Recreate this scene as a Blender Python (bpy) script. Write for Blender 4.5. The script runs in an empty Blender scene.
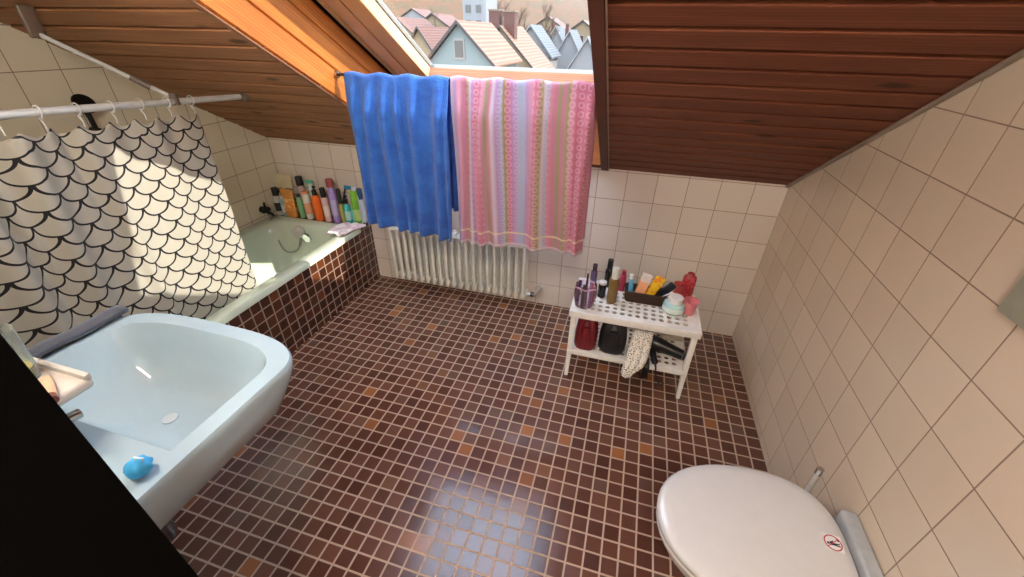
import bpy, bmesh, math, random
from mathutils import Vector, Matrix
random.seed(7)
PI = math.pi
SC = bpy.context.scene
COL = SC.collection

# ------------------------------------------------------------ camera
CR = Matrix(((0.959793, -0.160648, 0.230195), (0.280298, 0.504101, -0.816894), (0.015191, 0.848572, 0.528862)))
CP = Vector((-0.742169, -2.220176, 1.513885))
FPX = 409.66
cam_d = bpy.data.cameras.new('camera')
cam = bpy.data.objects.new('camera', cam_d); COL.objects.link(cam)
cam.matrix_world = Matrix.Translation(CP) @ CR.to_4x4()
cam_d.sensor_width = 36; cam_d.lens = FPX / 1024 * 36; cam_d.clip_start = .01; cam_d.clip_end = 2000
SC.camera = cam

def at(u, v, ax, val):
    """the point of the plane axis=val seen at pixel u, v (used for measuring)"""
    d = CR @ Vector(((u - 512) / FPX, -(v - 288.5) / FPX, -1))
    t = (val - CP[ax]) / d[ax]
    return CP + d * t

# ------------------------------------------------------------ materials
class NT:
    def __init__(s, name):
        s.m = bpy.data.materials.new(name); s.m.use_nodes = True
        s.t = s.m.node_tree; s.n = s.t.nodes; s.b = s.n['Principled BSDF']; s.out = s.n['Material Output']
    def new(s, ty, **k):
        x = s.n.new(ty)
        for a, b in k.items(): setattr(x, a, b)
        return x
    def link(s, a, b): s.t.links.new(a, b)
    def setin(s, sock, v):
        if isinstance(v, (int, float)): sock.default_value = v
        elif isinstance(v, (tuple, list)): sock.default_value = v
        else: s.link(v, sock)
    def math(s, op, a, b=0.0, c=None):
        x = s.new('ShaderNodeMath', operation=op)
        s.setin(x.inputs[0], a); s.setin(x.inputs[1], b)
        if c is not None: s.setin(x.inputs[2], c)
        return x.outputs[0]
    def mix(s, f, a, b, blend='MIX'):
        x = s.new('ShaderNodeMix', data_type='RGBA', blend_type=blend)
        s.setin(x.inputs[0], f); s.setin(x.inputs[6], a); s.setin(x.inputs[7], b)
        return x.outputs[2]
    def ramp(s, f, stops, interp='LINEAR'):
        x = s.new('ShaderNodeValToRGB'); cr = x.color_ramp; cr.interpolation = interp
        while len(cr.elements) > 1: cr.elements.remove(cr.elements[-1])
        cr.elements[0].position = stops[0][0]; cr.elements[0].color = c4(stops[0][1])
        for p, c in stops[1:]:
            e = cr.elements.new(p); e.color = c4(c)
        s.setin(x.inputs[0], f)
        return x.outputs[0]
    def bump(s, h, strength=.3, dist=.002, normal=None):
        x = s.new('ShaderNodeBump'); x.inputs['Strength'].default_value = strength; x.inputs['Distance'].default_value = dist
        s.link(h, x.inputs['Height'])
        if normal: s.link(normal, x.inputs['Normal'])
        s.link(x.outputs[0], s.b.inputs['Normal']); return x.outputs[0]
    def pos(s):
        g = s.new('ShaderNodeNewGeometry'); x = s.new('ShaderNodeSeparateXYZ'); s.link(g.outputs['Position'], x.inputs[0]); return g.outputs['Position'], x.outputs
    def obj(s):
        g = s.new('ShaderNodeTexCoord'); x = s.new('ShaderNodeSeparateXYZ'); s.link(g.outputs['Object'], x.inputs[0]); return g.outputs['Object'], x.outputs
    def noise(s, vec, scale, detail=3, rough=.5):
        x = s.new('ShaderNodeTexNoise'); x.inputs['Scale'].default_value = scale; x.inputs['Detail'].default_value = detail; x.inputs['Roughness'].default_value = rough
        if vec: s.link(vec, x.inputs['Vector'])
        return x.outputs['Fac']
    def comb(s, x=0., y=0., z=0.):
        c = s.new('ShaderNodeCombineXYZ'); s.setin(c.inputs[0], x); s.setin(c.inputs[1], y); s.setin(c.inputs[2], z); return c.outputs[0]
def c4(c): return (c[0], c[1], c[2], 1)
def srgb(r, g, b):
    f = lambda v: (v / 255 / 12.92) if v / 255 <= .04045 else ((v / 255 + .055) / 1.055) ** 2.4
    return (f(r), f(g), f(b))
_pm = {}
def plain(r, g, b, rough=.45, metal=0, noise=.04, trans=0, coat=0, name=None):
    key = (r, g, b, rough, metal, noise, trans, coat)
    if key in _pm: return _pm[key]
    t = NT(name or 'plain_%d_%d_%d' % (r, g, b))
    co, _ = t.obj(); n = t.noise(co, 35, 3)
    c = srgb(r, g, b)
    lo = tuple(max(0, x * (1 - noise * 2)) for x in c); hi = tuple(min(1, x * (1 + noise)) for x in c)
    t.link(t.ramp(n, [(.3, lo), (.7, hi)]), t.b.inputs['Base Color'])
    t.b.inputs['Roughness'].default_value = rough; t.b.inputs['Metallic'].default_value = metal
    if trans: t.b.inputs['Transmission Weight'].default_value = trans; t.b.inputs['IOR'].default_value = 1.3
    if coat: t.b.inputs['Coat Weight'].default_value = coat
    _pm[key] = t.m
    return t.m
def grid(t, A, pa, oa, B, pb, ob, w):
    """grout mask (1 = grout) and per tile ids"""
    a = t.math('DIVIDE', t.math('SUBTRACT', A, oa), pa); b = t.math('DIVIDE', t.math('SUBTRACT', B, ob), pb)
    fa = t.math('FRACT', a); fb = t.math('FRACT', b)
    da = t.math('MULTIPLY', t.math('MINIMUM', fa, t.math('SUBTRACT', 1., fa)), pa)
    db = t.math('MULTIPLY', t.math('MINIMUM', fb, t.math('SUBTRACT', 1., fb)), pb)
    d = t.math('MINIMUM', da, db)
    mr = t.new('ShaderNodeMapRange', interpolation_type='SMOOTHSTEP')
    t.link(d, mr.inputs[0]); mr.inputs[1].default_value = w * .5 * .7; mr.inputs[2].default_value = w * .5 * 1.35
    mr.inputs[3].default_value = 0; mr.inputs[4].default_value = 1
    ids = t.comb(t.math('FLOOR', a), t.math('FLOOR', b), 0.)
    return mr.outputs[0], ids      # 1 on tile, 0 on grout
def white(t, ids, off=0.):
    w = t.new('ShaderNodeTexWhiteNoise', noise_dimensions='3D')
    if off:
        v = t.new('ShaderNodeVectorMath', operation='ADD'); t.link(ids, v.inputs[0]); v.inputs[1].default_value = (off, off, off); ids = v.outputs[0]
    t.link(ids, w.inputs[0]); return w.outputs['Value']
def wall_tile(name, ax, pa, oa, pb, ob, base=(220, 208, 196)):
    t = NT(name); p, s = t.pos()
    m, ids = grid(t, s[ax], pa, oa, s[2], pb, ob, .0032)
    r = white(t, ids)
    c = srgb(*base)
    col = t.ramp(r, [(0, tuple(x * .93 for x in c)), (1, tuple(min(1, x * 1.04) for x in c))])
    soft = t.noise(p, 9, 4)
    col = t.mix(t.math('MULTIPLY', soft, .12), col, c4(srgb(190, 172, 155)))
    col = t.mix(m, c4(srgb(150, 126, 108)), col)
    t.link(col, t.b.inputs['Base Color'])
    t.link(t.math('SUBTRACT', .72, t.math('MULTIPLY', m, .50)), t.b.inputs['Roughness'])
    t.b.inputs['Specular IOR Level'].default_value = .5
    h = t.math('ADD', m, t.math('MULTIPLY', t.noise(p, 14, 2), .25))
    t.bump(h, .5, .0015)
    return t.m
def mosaic(name, a, oa, b, ob, pitch=.05717, pitch2=None, dark=1., grout=(178, 152, 132), lots=1.):
    t = NT(name); p, s = t.pos()
    m, ids = grid(t, s[a], pitch, oa, s[b], pitch2 or pitch, ob, .0060)
    r = white(t, ids)
    k = lambda q: tuple(x * dark for x in srgb(*q))
    if lots:
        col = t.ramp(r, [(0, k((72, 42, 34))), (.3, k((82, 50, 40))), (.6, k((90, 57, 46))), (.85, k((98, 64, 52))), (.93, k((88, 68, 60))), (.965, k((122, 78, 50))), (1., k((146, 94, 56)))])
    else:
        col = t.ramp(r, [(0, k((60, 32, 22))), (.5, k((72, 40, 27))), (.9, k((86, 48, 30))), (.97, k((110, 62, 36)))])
    mot = t.noise(p, 60, 4, .65)
    col = t.mix(t.math('MULTIPLY', mot, .5), col, t.mix(1., col, c4((1.45, 1.3, 1.2)), 'MULTIPLY'))
    col = t.mix(m, c4(srgb(*grout)), col)
    t.link(col, t.b.inputs['Base Color'])
    r2 = white(t, ids, 5.3)
    t.link(t.math('SUBTRACT', .75, t.math('MULTIPLY', m, t.math('ADD', .50, t.math('MULTIPLY', r2, .10)))), t.b.inputs['Roughness'])
    h = t.math('ADD', m, t.math('MULTIPLY', t.noise(p, 45, 2), .35))
    t.b.inputs['Specular IOR Level'].default_value = .7
    t.bump(h, .5, .0015)
    return t.m
def wood(name, pitch, off, mode, ca=(142, 90, 58), cb=(176, 118, 78), knots=True):
    """boards: mode 's' = stacked along the slope, run along x; 'n' = run along the slope"""
    t = NT(name); p, s = t.pos()
    if mode == 's':
        along = s[0]; across = t.math('DIVIDE', s[1], -.8625)
    elif mode == 'n':
        th = math.radians(30.4)
        along = t.math('SUBTRACT', t.math('MULTIPLY', s[2], math.sin(th)), t.math('MULTIPLY', s[1], math.cos(th)))
        across = t.math('ADD', t.math('MULTIPLY', t.math('SUBTRACT', s[2], .9142), math.cos(th)), t.math('MULTIPLY', s[1], math.sin(th)))
    else:
        along = s[0]; across = s[2]
    idn = t.math('FLOOR', t.math('DIVIDE', t.math('SUBTRACT', across, off), pitch))
    rnd = white(t, t.comb(idn, 3., 1.))
    jit = t.math('MULTIPLY', rnd, 37.)
    vec = t.comb(t.math('ADD', t.math('MULTIPLY', along, 1.6), jit), t.math('MULTIPLY', across, 22.), jit)
    g1 = t.noise(vec, 1.6, 6, .6)
    w = t.new('ShaderNodeTexWave', wave_type='BANDS', bands_direction='Y'); w.inputs['Scale'].default_value = 1.3; w.inputs['Distortion'].default_value = 6; w.inputs['Detail'].default_value = 3; w.inputs['Detail Scale'].default_value = .6
    t.link(vec, w.inputs['Vector'])
    g = t.math('ADD', t.math('MULTIPLY', g1, .82), t.math('MULTIPLY', w.outputs['Fac'], .18))
    a = srgb(*ca); b = srgb(*cb)
    col = t.ramp(g, [(.25, tuple(x * .8 for x in a)), (.5, a), (.75, b)])
    col = t.mix(t.math('MULTIPLY', rnd, .35), col, t.mix(1., col, c4((.72, .66, .6)), 'MULTIPLY'))
    if knots:
        v = t.new('ShaderNodeTexVoronoi'); v.inputs['Scale'].default_value = 1.
        t.link(t.comb(t.math('ADD', t.math('MULTIPLY', along, 3.4), jit), t.math('MULTIPLY', across, 9.), jit), v.inputs['Vector'])
        km = t.ramp(v.outputs['Distance'], [(0, (1, 1, 1)), (.10, (.8, .8, .8)), (.16, (0, 0, 0))])
        col = t.mix(km, col, c4(tuple(x * .25 for x in a)))
    t.link(col, t.b.inputs['Base Color']); t.b.inputs['Roughness'].default_value = .62; t.b.inputs['Specular IOR Level'].default_value = .3
    t.bump(g, .15, .001)
    return t.m
def fabric(name, rgb, scale=900, rough=.95, var=.18, sheen=.3, bumpd=.002):
    t = NT(name); co, _ = t.obj()
    n = t.noise(co, scale * .25, 2); n2 = t.noise(co, 14, 3)
    c = srgb(*rgb)
    col = t.ramp(t.math('ADD', t.math('MULTIPLY', n, .6), t.math('MULTIPLY', n2, .4)), [(.3, tuple(x * (1 - var) for x in c)), (.7, tuple(min(1, x * (1 + var)) for x in c))])
    t.link(col, t.b.inputs['Base Color']); t.b.inputs['Roughness'].default_value = rough
    t.b.inputs['Sheen Weight'].default_value = sheen
    t.bump(n, .6, bumpd)
    return t.m
def emis(name, rgb, st):
    t = NT(name); t.b.inputs['Emission Color'].default_value = c4(srgb(*rgb)); t.b.inputs['Emission Strength'].default_value = st
    t.b.inputs['Base Color'].default_value = c4(srgb(*rgb)); return t.m

U0 = .152
M_back = wall_tile('back_wall_tiles', 0, .152, -.14175, .1513, .75495)
M_right = wall_tile('right_wall_tiles', 1, .15026, -1.06266, .14762, 1.2183, (224, 206, 184))
M_left = wall_tile('left_wall_tiles', 1, .1535, 0., .1513, .75495, (232, 226, 206))
M_floor = mosaic('floor_mosaic', 0, -1.08342, 1, -1.44908)
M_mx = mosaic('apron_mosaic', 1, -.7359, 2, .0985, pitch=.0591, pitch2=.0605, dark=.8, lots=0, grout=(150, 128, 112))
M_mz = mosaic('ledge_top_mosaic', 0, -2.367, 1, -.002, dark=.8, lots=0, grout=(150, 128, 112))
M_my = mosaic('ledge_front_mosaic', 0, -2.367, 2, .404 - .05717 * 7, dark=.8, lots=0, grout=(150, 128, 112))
PR, PL = .0748 / .8625, .0825 / .8625
M_woodR = wood('pine_boards_shaded', PR, .449 / .8625, 's', (112, 62, 42), (136, 80, 55))  # same pine as the left boards, with shade put into its colour
M_woodL = wood('pine_boards_lit', PL, .767 / .8625, 's', (150, 104, 70), (182, 132, 92))  # same pine again, lighter colour standing in for light on this side
M_woodN = wood('pine_reveal_boards', .1, 0., 'n', (160, 92, 34), (196, 122, 50), knots=False)
M_woodT = wood('pine_trim', .3, 0., 'n', (120, 84, 60), (150, 110, 82), knots=False)
M_woodD = wood('dark_pine_trim', .3, 0., 'n', (92, 52, 38), (112, 66, 48), knots=False)
M_frame = wood('window_frame_pine', .3, 0., 'n', (206, 160, 118), (228, 188, 146), knots=False)
M_sash = wood('window_sash_pine', .3, 0., 'n', (206, 164, 116), (226, 188, 140), knots=False)
M_sashb = wood('window_sash_pine_bottom', .3, 0., 'x', (150, 100, 70), (172, 120, 88), knots=False)
M_clad = plain(122, 124, 120, .4, .5)
M_white = plain(226, 228, 226, .3)
M_wplastic = plain(236, 232, 226, .38)
M_chrome = plain(200, 200, 200, .15, 1.)
M_black = plain(18, 17, 17, .4)
M_blackwood = plain(6, 5, 4, .9); M_blackwood.node_tree.nodes['Principled BSDF'].inputs['Specular IOR Level'].default_value = .05
M_ceram = plain(168, 188, 197, .1, coat=.4, noise=.01)
M_tub = plain(206, 218, 198, .1, coat=.4, noise=.01)
M_toilet = plain(206, 204, 204, .16, coat=.3, noise=.01)
M_rad = plain(222, 220, 208, .35)
M_railw = plain(200, 204, 204, .3)
M_greybr = plain(104, 92, 84, .4)
M_plaster = plain(216, 208, 196, .9)

# ------------------------------------------------------------ mesh builder
class MB:
    def __init__(s): s.v = []; s.f = []; s.mi = []; s.uv = None; s.M = Matrix.Identity(4)
    def add(s, vs, fs, mi=0):
        o = len(s.v); s.v += [s.M @ Vector(x) for x in vs]; s.f += [[i + o for i in f] for f in fs]; s.mi += [mi] * len(fs); return s
    def box(s, x0, x1, y0, y1, z0, z1, mi=0):
        vs = [(x0, y0, z0), (x1, y0, z0), (x1, y1, z0), (x0, y1, z0), (x0, y0, z1), (x1, y0, z1), (x1, y1, z1), (x0, y1, z1)]
        return s.add(vs, [(0, 3, 2, 1), (4, 5, 6, 7), (0, 1, 5, 4), (1, 2, 6, 5), (2, 3, 7, 6), (3, 0, 4, 7)], mi)
    def rbox(s, x0, x1, y0, y1, z0, z1, r, seg=3, mi=0):
        bm = bmesh.new(); bmesh.ops.create_cube(bm, size=1)
        for v in bm.verts: v.co = Vector(((x0 + x1) / 2 + v.co.x * (x1 - x0), (y0 + y1) / 2 + v.co.y * (y1 - y0), (z0 + z1) / 2 + v.co.z * (z1 - z0)))
        bmesh.ops.bevel(bm, geom=list(bm.edges), offset=r, segments=seg, profile=.5, affect='EDGES')
        bm.verts.index_update()
        s.add([v.co.copy() for v in bm.verts], [[v.index for v in f.verts] for f in bm.faces], mi); bm.free(); return s
    def loft(s, rings, close=True, cap0=True, cap1=True, mi=0):
        n = len(rings[0]); vs = [p for r in rings for p in r]; fs = []
        for i in range(len(rings) - 1):
            for j in range(n if close else n - 1):
                k = (j + 1) % n
                fs.append((i * n + j, i * n + k, (i + 1) * n + k, (i + 1) * n + j))
        if cap0: fs.append(tuple(reversed(range(n))))
        if cap1: fs.append(tuple((len(rings) - 1) * n + j for j in range(n)))
        return s.add(vs, fs, mi)
    def lathe(s, prof, cx, cy, z0=0, n=24, sx=1., sy=1., cap0=True, cap1=True, mi=0):
        rings = [[(cx + r * sx * math.cos(2 * PI * k / n), cy + r * sy * math.sin(2 * PI * k / n), z0 + z) for k in range(n)] for r, z in prof]
        return s.loft(rings, True, cap0, cap1, mi)
    def tube(s, pts, r, n=10, mi=0, caps=True):
        pts = [Vector(p) for p in pts]; rs = r if isinstance(r, (list, tuple)) else [r] * len(pts)
        rings = []; up = None
        for i, p in enumerate(pts):
            d = (pts[min(i + 1, len(pts) - 1)] - pts[max(i - 1, 0)]).normalized()
            if up is None:
                up = Vector((0, 0, 1)) if abs(d.z) < .9 else Vector((1, 0, 0))
            a = (up - d * up.dot(d)).normalized(); up = a; b = d.cross(a)
            rings.append([p + (a * math.cos(2 * PI * k / n) + b * math.sin(2 * PI * k / n)) * rs[i] for k in range(n)])
        return s.loft(rings, True, caps, caps, mi)
    def sheet(s, fn, nu, nv, mi=0):
        vs = [fn(i / nu, j / nv) for j in range(nv + 1) for i in range(nu + 1)]
        s.uv = s.uv or {}
        o = len(s.v)
        for j in range(nv + 1):
            for i in range(nu + 1): s.uv[o + j * (nu + 1) + i] = (i / nu, j / nv)
        fs = [(j * (nu + 1) + i, j * (nu + 1) + i + 1, (j + 1) * (nu + 1) + i + 1, (j + 1) * (nu + 1) + i) for j in range(nv) for i in range(nu)]
        return s.add(vs, fs, mi)
    def build(s, name, mats, parent=None, smooth=35, solid=0, sub=0, origin=None, bevel=0):
        me = bpy.data.meshes.new(name)
        off = Vector((0, 0, 0))
        if parent is not None: off = wloc(parent)
        elif origin is not None:
            if origin == 'base':
                xs = [v.x for v in s.v]; ys = [v.y for v in s.v]; zs = [v.z for v in s.v]
                off = Vector(((min(xs) + max(xs)) / 2, (min(ys) + max(ys)) / 2, min(zs)))
            else: off = Vector(origin)
        me.from_pydata([tuple(v - off) for v in s.v], [], s.f)
        if not isinstance(mats, (list, tuple)): mats = [mats]
        for m in mats: me.materials.append(m)
        for p, i in zip(me.polygons, s.mi): p.material_index = i
        if s.uv:
            l = me.uv_layers.new(name='UVMap')
            for lp in me.loops: l.data[lp.index].uv = s.uv.get(lp.vertex_index, (0, 0))
        bm = bmesh.new(); bm.from_mesh(me)
        if not s.uv: bmesh.ops.recalc_face_normals(bm, faces=bm.faces)
        bm.to_mesh(me); bm.free()
        if smooth:
            me.shade_smooth()
            me.set_sharp_from_angle(angle=math.radians(smooth))
        o = bpy.data.objects.new(name, me); COL.objects.link(o)
        if parent is not None: o.parent = parent
        else: o.location = off
        if bevel:
            b = o.modifiers.new('bevel', 'BEVEL'); b.width = bevel; b.segments = 2; b.limit_method = 'ANGLE'
        if solid:
            b = o.modifiers.new('solid', 'SOLIDIFY'); b.thickness = solid; b.offset = 0
        if sub:
            b = o.modifiers.new('sub', 'SUBSURF'); b.levels = sub; b.render_levels = sub
        return o
def wloc(o):
    l = Vector((0, 0, 0))
    while o is not None: l += o.location; o = o.parent
    return l
def tag(o, label=None, cat=None, group=None, kind=None):
    if label: o['label'] = label
    if cat: o['category'] = cat
    if group: o['group'] = group
    if kind: o['kind'] = kind
    return o
def thing(name, label, cat, loc, group=None, kind=None):
    o = bpy.data.objects.new(name, None); COL.objects.link(o); o.location = loc; o.empty_display_size = .05
    return tag(o, label, cat, group, kind)
def struct(o): o['kind'] = 'structure'; return o
def rrect(cx, cy, hx, hy, r, z, n=8):
    pts = []
    for (sx, sy, a0) in ((1, 1, 0), (-1, 1, PI / 2), (-1, -1, PI), (1, -1, 1.5 * PI)):
        for k in range(n + 1):
            a = a0 + PI / 2 * k / n
            pts.append((cx + sx * (hx - r) + r * math.cos(a), cy + sy * (hy - r) + r * math.sin(a), z))
    return pts

# ------------------------------------------------------------ room shell
HC, XL = .9142, -3.037
TH = math.atan(.5867); CS, SN = math.cos(TH), math.sin(TH)
def S(x, s, n): return Vector((x, -s * CS + n * SN, HC + s * SN + n * CS))
YF = -2.05          # wall behind the wash basin
XE = -1.33          # end of that wall, where the doorway starts
YB = -3.4
ZT = 2.3
STOP = (ZT - HC) / SN
WX0, WX1, WS0, WS1 = -1.981, -.889, .06, 1.60

struct(MB().box(XL - .1, .1, YB - .1, .1, -.1, 0).build('floor', M_floor))
def prismx(mb, x0, x1, poly, mi=0):
    n = len(poly); vs = [(x0, y, z) for y, z in poly] + [(x1, y, z) for y, z in poly]
    fs = [tuple(range(n)), tuple(n + i for i in reversed(range(n)))] + [(i, (i + 1) % n, n + (i + 1) % n, n + i) for i in range(n)]
    return mb.add(vs, fs, mi)
struct(MB().box(XL - .1, .1, 0, .1, 0, HC + .04).build('wall_back', M_back))
sidepoly = [(0, 0), (YB, 0), (YB, ZT + .05), (-STOP * CS, ZT + .05), (0, HC + .05)]
struct(prismx(MB(), 0, .1, sidepoly).build('wall_right', M_right))
struct(prismx(MB(), XL - .1, XL, [(0, 0), (YF - .1, 0), (YF - .1, HC + (-YF + .1) * .5867 + .05), (0, HC + .05)]).build('wall_left', M_left))
struct(prismx(MB(), XL - .1, XE - .002, [(YF, 0), (YF - .12, 0), (YF - .12, HC - (YF - .12) * .5867), (YF, HC - YF * .5867)]).build('wall_front', M_plaster))
struct(MB().box(XE - .1, XE - .002, YB, YF - .12, 0, ZT + .05).build('wall_hall_side', M_plaster))
struct(MB().box(XE - .1, .1, YB - .1, YB, 0, ZT + .05).build('wall_rear', M_plaster))
struct(MB().box(XE - .1, .1, YB - .1, -STOP * CS + .0, ZT, ZT + .08).build('ceiling_flat', M_plaster))
# black lining of the wall end beside the camera
struct(MB().rbox(XE - .004, XE + .004, YB + .7, YF + .0005, 0, 2.12, .0015, 1).build('trim_1', M_blackwood))

# sloping board ceiling, real V grooves between the boards
def boards(mb, x0, x1, s0, s1, pitch, off, g=.0125, dep=.028, mi=0):
    k = math.floor((s0 - off) / pitch); prof = []
    edges = [s0]
    while off + (k + 1) * pitch < s1:
        k += 1
        if off + k * pitch > s0 + .01: edges.append(off + k * pitch)
    edges.append(s1)
    for i in range(len(edges) - 1):
        a, b = edges[i], edges[i + 1]
        prof += [(a + .0005, dep), (a + g * .5, dep), (a + g * .5 + .0012, .0015), (a + g * .5 + .004, 0), (b - g * .5 - .004, 0), (b - g * .5 - .0012, .0015), (b - g * .5, dep)]
    prof.append((s1, dep))
    top = [(s1, .03), (s0, .03)]
    pts = prof + top
    rings = [[S(x, a, n) for a, n in pts] for x in (x0, x1)]
    n = len(pts)
    vs = rings[0] + rings[1]
    fs = [(i, (i + 1) % n, n + (i + 1) % n, n + i) for i in range(n)]
    mb.add(vs, fs, mi); 
cb = MB()
offR = .449 / .8625 % PR; offL = .767 / .8625 % PL
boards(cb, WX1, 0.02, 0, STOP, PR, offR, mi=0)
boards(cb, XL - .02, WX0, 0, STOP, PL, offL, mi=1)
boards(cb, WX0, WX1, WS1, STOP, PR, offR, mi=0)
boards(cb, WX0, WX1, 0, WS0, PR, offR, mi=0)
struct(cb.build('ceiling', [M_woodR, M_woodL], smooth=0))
# roof above the boards keeps daylight out
rf = MB()
for (x0, x1, s0, s1) in ((WX1 + .10, .1, -.0, STOP + .2), (XL - .1, WX0, -.0, STOP + .2), (WX0, WX1 + .10, WS1, STOP + .2), (WX0, WX1 + .1, -.0, WS0)):
    vs = [S(x, s, n) for n in (.27, .30) for (x, s) in ((x0, s0), (x1, s0), (x1, s1), (x0, s1))]
    rf.add(vs, [(0, 1, 2, 3), (7, 6, 5, 4), (0, 4, 5, 1), (1, 5, 6, 2), (2, 6, 7, 3), (3, 7, 4, 0)])
struct(rf.build('roof', plain(120, 70, 55, .8)))
# edge trims
def slopebox(mb, x0, x1, s0, s1, n0, n1, mi=0):
    vs = [S(x, s, n) for n in (n0, n1) for (x, s) in ((x0, s0), (x1, s0), (x1, s1), (x0, s1))]
    return mb.add(vs, [(0, 3, 2, 1), (4, 5, 6, 7), (0, 1, 5, 4), (1, 2, 6, 5), (2, 3, 7, 6), (3, 0, 4, 7)], mi)
struct(slopebox(MB(), WX1, WX1 + .036, 0, 2.2, -.010, -.0005).build('trim_2', M_woodD, bevel=.002))
struct(slopebox(MB(), WX0 - .020, WX0, .0, 2.2, -.006, -.0005).build('trim_3', M_woodT, bevel=.002))
struct(slopebox(MB(), -.016, -.001, 0, STOP, -.010, -.0005).build('trim_4', plain(150, 134, 118, .5), bevel=.002))
struct(slopebox(MB(), WX1 + .038, WX1 + .042, 0, 2.2, -.008, -.0005).build('trim_5', plain(150, 124, 104, .5)))

# ------------------------------------------------------------ roof window
win = bpy.data.objects.new('window_1', None); COL.objects.link(win); win.location = S(-1.43, .8, .3); struct(win)
NF = .30
rv = MB()
# left reveal: three boards that run along the slope
for k in range(3):
    n0, n1 = k * .1 + .0, k * .1 + .1
    g = .009; x = WX0
    prof = [(n0, x - .008), (n0 + g * .5, x - .008), (n0 + g, x), (n1 - g, x), (n1 - g * .5, x - .008), (n1, x - .008), (n1, x - .03), (n0, x - .03)]
    r0 = [S(xx, WS0, n) for n, xx in prof]; r1 = [S(xx, WS1, n) for n, xx in prof]
    rv.loft([r0, r1])
rv.build('reveal_boards', M_woodN, win, smooth=0)
# right reveal, splayed outwards; bottom and top reveals
XR = -.79
rr = MB()
q = [S(WX1, WS0, 0), S(WX1, WS1, 0), S(XR, WS1, NF), S(XR, WS0, NF), S(WX1 + .02, WS0, 0), S(WX1 + .02, WS1, 0), S(XR + .02, WS1, NF), S(XR + .02, WS0, NF)]
rr.add(q, [(0, 1, 2, 3), (7, 6, 5, 4), (0, 4, 5, 1), (1, 5, 6, 2), (2, 6, 7, 3), (3, 7, 4, 0)])
rr.build('reveal_board', M_woodN, win, smooth=0)
rr = MB(); slopebox(rr, WX0 - .02, XR + .02, WS0 - .02, WS0, 0.001, NF); rr.build('reveal_board', M_woodN, win, smooth=0)
rr = MB(); slopebox(rr, WX0 - .02, XR + .02, WS1, WS1 + .02, 0.001, NF); rr.build('reveal_board', M_woodN, win, smooth=0)
def ringframe(x0, x1, s0, s1, w, n0, n1, wr=None, mats=None, wb=None):
    wr = w if wr is None else wr; wb = w if wb is None else wb
    m = MB()
    slopebox(m, x0, x0 + w, s0, s1, n0, n1); slopebox(m, x1 - wr, x1, s0, s1, n0, n1)
    slopebox(m, x0 + w, x1 - wr, s0, s0 + wb, n0, n1, 1 if mats else 0); slopebox(m, x0 + w, x1 - wr, s1 - w, s1, n0, n1, 1 if mats else 0)
    return m
slopebox(MB(), WX0 - .008, WX0 + .012, WS0, WS1, NF - .014, NF + .002).build('edge_strip', M_sash, win, bevel=.002)
ringframe(WX0 - .01, XR, WS0, WS1, .088, NF + .001, NF + .08, .06).build('frame', M_frame, win, bevel=.003)
ringframe(WX0 + .094, XR - .066, WS0 + .088, WS1 - .09, .085, NF - .006, NF + .05, .075, mats=1, wb=.140).build('sash', [M_sash, M_sashb], win, bevel=.004)
ringframe(WX0 + .045, XR - .05, WS0 + .05, WS1 - .05, .128, NF + .062, NF + .085, .09, wb=.140).build('cladding', M_clad, win, bevel=.003)
ringframe(WX0 - .02, XR + .05, WS0 - .06, WS1 + .06, .14, NF + .082, NF + .135, .10, wb=.10).build('flashing', plain(190, 182, 160, .5, .2), win, bevel=.004)
tg = NT('window_glass')
tr = tg.new('ShaderNodeBsdfTransparent'); gl = tg.new('ShaderNodeBsdfGlossy'); gl.inputs['Roughness'].default_value = .02
mx = tg.new('ShaderNodeMixShader'); mx.inputs[0].default_value = .03; tg.link(tr.outputs[0], mx.inputs[1]); tg.link(gl.outputs[0], mx.inputs[2])
tg.link(mx.outputs[0], tg.out.inputs['Surface'])
g = MB(); slopebox(g, WX0 + .16, XR - .12, WS0 + .18, WS1 - .16, NF + .052, NF + .058); g.build('pane', tg.m, win)

# ------------------------------------------------------------ towel rail and towels
RY, RZ = -.585, 1.358
rail = thing('towel_rail', 'thin dark rail spanning the roof window recess under both towels', 'towel rail', (-1.435, RY, RZ))
MB().tube([(WX0 + .001, RY, RZ), (WX1 - .002, RY, RZ)], .006, 10).build('rod', plain(60, 52, 48, .4, .6), rail)
for x, d in ((WX0 + .001, 1), (WX1 - .001, -1)):
    MB().tube([(x, RY, RZ), (x + d * .012, RY, RZ)], .014, 14).build('end_bracket', M_chrome, rail)

def towel_sheet(x0, x1, zf, zb, folds, xb0=None, xb1=None, drop=0, lift=.009):
    L0 = RZ - zf; L1 = RZ - zb; arc = PI * lift; tot = L0 + arc + L1
    xb0 = x0 if xb0 is None else xb0; xb1 = x1 if xb1 is None else xb1
    def fn(u, v):
        d = v * tot
        if d < L0:
            dn = L0 - d; side = -1; z = RZ - dn; y = RY - lift
        elif d < L0 + arc:
            a = (d - L0) / lift; dn = 0; z = RZ + math.sin(a) * lift; y = RY - math.cos(a) * lift; side = 0
        else:
            dn = d - L0 - arc; side = 1; z = RZ - dn; y = RY + lift
        t = min(1, dn / L0) if L0 else 0
        xa = x0 + (xb0 - x0) * t; xc = x1 + (xb1 - x1) * t
        k = min(1, dn / .12); amp = k * (1.5 + .8 * t)
        f = 0
        for (c, w, a) in folds:
            f += a * math.exp(-((u - c - .02 * math.sin(3 * t + c * 9)) / w) ** 2)
        x = xa + (xc - xa) * (u + .010 * math.sin(u * 14 + t * 2.5) * k)
        yy = y + (-1 if side <= 0 else 1) * (.012 * k + max(0, f) * amp)
        if side == 0: yy = y
        z -= drop * u * (t if side < 0 else 0) 
        z += .004 * math.sin(u * 23) * (1 - k)
        return (x, yy, z)
    return fn
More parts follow.
